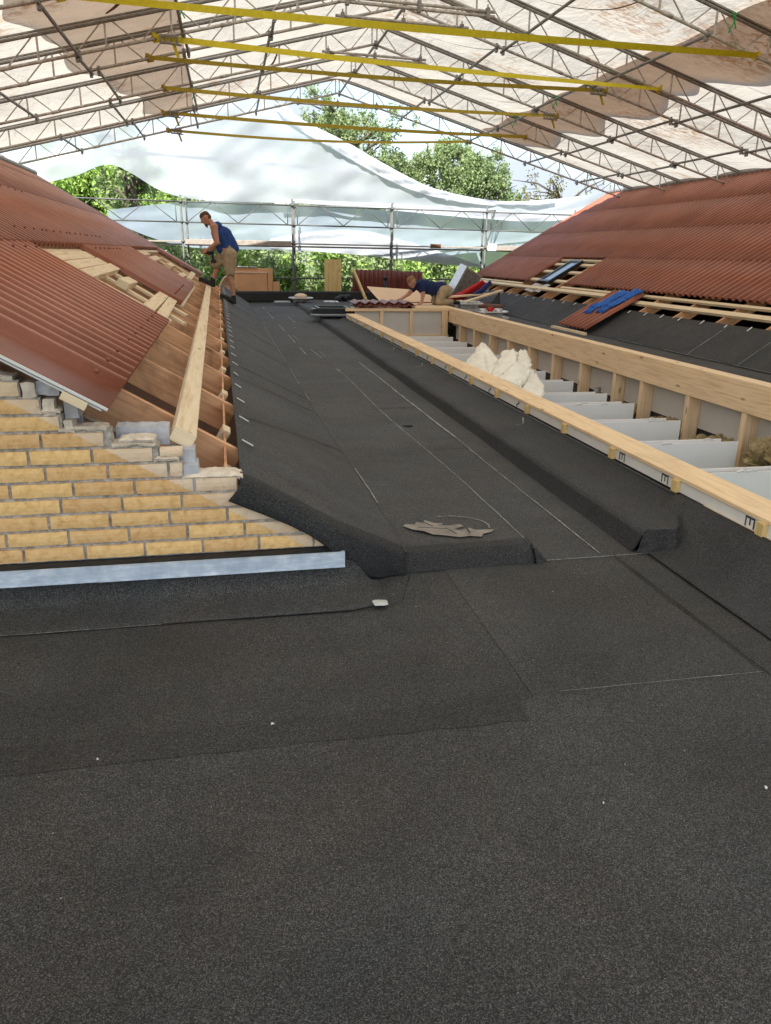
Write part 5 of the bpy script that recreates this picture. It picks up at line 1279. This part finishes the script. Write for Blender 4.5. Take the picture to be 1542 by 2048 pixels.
def tree(name, label, base, H, cr, spread, n, leafm, leaf, seed, sparse=0, bottom=.3, top=1.0, shape='round'):
    T = thing(name, label, 'tree', base, 'trees beyond the scaffold'); r = random.Random(seed); b = Vector(base)
    m = MB(); tp = b+Vector((r.uniform(-.3, .3), 0, H*.93)); pts = [b+(tp-b)*t+Vector((.25*math.sin(t*5+seed), .2*math.cos(t*4), 0)) for t in (0, .25, .5, .75, 1)]
    m.tube(pts, [H*.028, H*.022, H*.015, H*.009, .015], 8); cents = []; limbs = MB()
    nb = int(cr*1.7)
    for i in range(nb):
        t = bottom+(.97-bottom)*(i+.5)/nb; p0 = pts[0].lerp(pts[-1], t); an = r.uniform(0, 6.28)
        if shape == 'cone': w = spread*(1.05-t)*1.3+.3
        elif shape == 'round': w = spread*math.sqrt(max(.08, 1-((t-.62)/.45)**2))
        else: w = spread*(.5+.6*r.random())
        w *= r.uniform(.55, 1.1); e = p0+Vector((math.cos(an)*w, math.sin(an)*w, w*r.uniform(.25, .7)))
        limbs.tube([p0, p0.lerp(e, .5)+Vector((0, 0, .1*w)), e], [H*.008, H*.005, .012], 5)
        for q_ in range(4):
            e2 = p0.lerp(e, r.uniform(.45, 1.05))+Vector((r.gauss(0, .22*w), r.gauss(0, .22*w), r.gauss(0.1, .2*w)))
            limbs.tube([p0.lerp(e, .5), e2], [.02, .008], 4, False)
            cents.append((e2.x, e2.y, e2.z, r.uniform(.22, .50)*(.6 if sparse else 1)*(.36+.13*spread)))
    m.build('trunk', 'bark', T, True); limbs.build('limbs', 'bark', T)
    m = MB(); crown_leaves(m, cents, n, leaf, seed); m.build('crown', leafm, T, fix=False)
    return T
def gx(px_, y, z0=-3.6): p = gpt(px_, 502, y); return (p.x, y, z0)
tree('leafy_tree', 'tall green tree with rounded crown behind the white edge of the plastic sheet', gx(695, 42), 12.2, 40, 2.9, 44200, 'leaf_green', 0.072, 11, bottom=.45)
tree('leafy_tree', 'olive green tree with spiky tips between the two taller trees', gx(835, 44), 10.6, 34, 2.1, 28900, 'leaf_green', 0.072, 12, bottom=.45)
tree('leafy_tree', 'pointed dense olive tree right of centre above the plastic sheet', gx(950, 42), 10.6, 40, 2.5, 40800, 'leaf_dark', 0.072, 13, bottom=.42)
tree('bare_tree', 'thinly leaved brownish tree by the right roof ridge', gx(1120, 38), 8.7, 22, 2.9, 4420, 'leaf_olive', 0.054, 14, sparse=1, bottom=.45, shape='wide')
tree('bare_tree', 'second thinly leaved tree half behind the right roof ridge', gx(1215, 36), 8.3, 16, 1.9, 2890, 'leaf_olive', 0.054, 15, sparse=1, bottom=.5, shape='wide')
tree('leafy_tree', 'bright green broadleaf tree behind the gap left of the standing worker', gx(215, 33), 8.1, 40, 2.5, 27200, 'leaf_bright', 0.086, 16, bottom=.4)
tree('leafy_tree', 'green tree just right of the bright one, behind the scaffold post', gx(345, 36), 7.6, 26, 1.8, 13600, 'leaf_green', 0.079, 17, bottom=.4)
tree('leafy_tree', 'dark branch of a tall tree seen through the plastic sheet on the left', gx(285, 29), 9.4, 12, 1.0, 3060, 'leaf_dark', 0.079, 18, bottom=.7)
tree('leafy_tree', 'large grey looking tree seen only through the plastic sheet left of centre', gx(500, 48), 13.2, 36, 2.2, 28900, 'leaf_dark', 0.094, 19, bottom=.4)
# tall hedge behind the scaffold
m = MB(); cents = []
r_ = random.Random(4); 
for i in range(260):
    x = r_.uniform(-7, 16); y = 30+r_.uniform(-1, 3.5)+.25*x; z = -3.2+4.9*(r_.random()**.75)+.5*fb(x*.7, y, 2)
    cents.append((x, y, z, r_.uniform(.5, 1.0)))
crown_leaves(m, cents, 120000, .085, 77)
T = thing('tall_hedge', 'dense green hedge filling the view behind the far scaffold', 'hedge', (4, 31, -3.6))
m.build('foliage', 'leaf_green', T, fix=False)
m = MB(); cents = [(r_.uniform(-6, 14), 29.2+r_.uniform(-.4, .4), -2.6+4.2*r_.random(), r_.uniform(.2, .5)) for i in range(120)]
cents = [(a, b+.25*a, c, d) for a, b, c, d in cents]; crown_leaves(m, cents, 26000, .09, 78); m.build('foliage', 'leaf_bright', T, fix=False)
m = MB()
for i in range(16): x = -6+1.35*i; m.tube([(x, 31.5+.25*x, -3.7), (x+.3*math.sin(i), 31.5+.25*x, .6)], [.10, .04], 6)
m.build('stems', 'bark', T)
m = MB(); m.grid(lambda u, v: (-8+25*u, 33.2+.25*(-8+25*u)+.4*fb(u*20, v*6, 3), -3.8+4.6*v+.4*v*fb(u*30, 2, 1)), 60, 8); m.build('inner_foliage', 'leaf_dark', T)
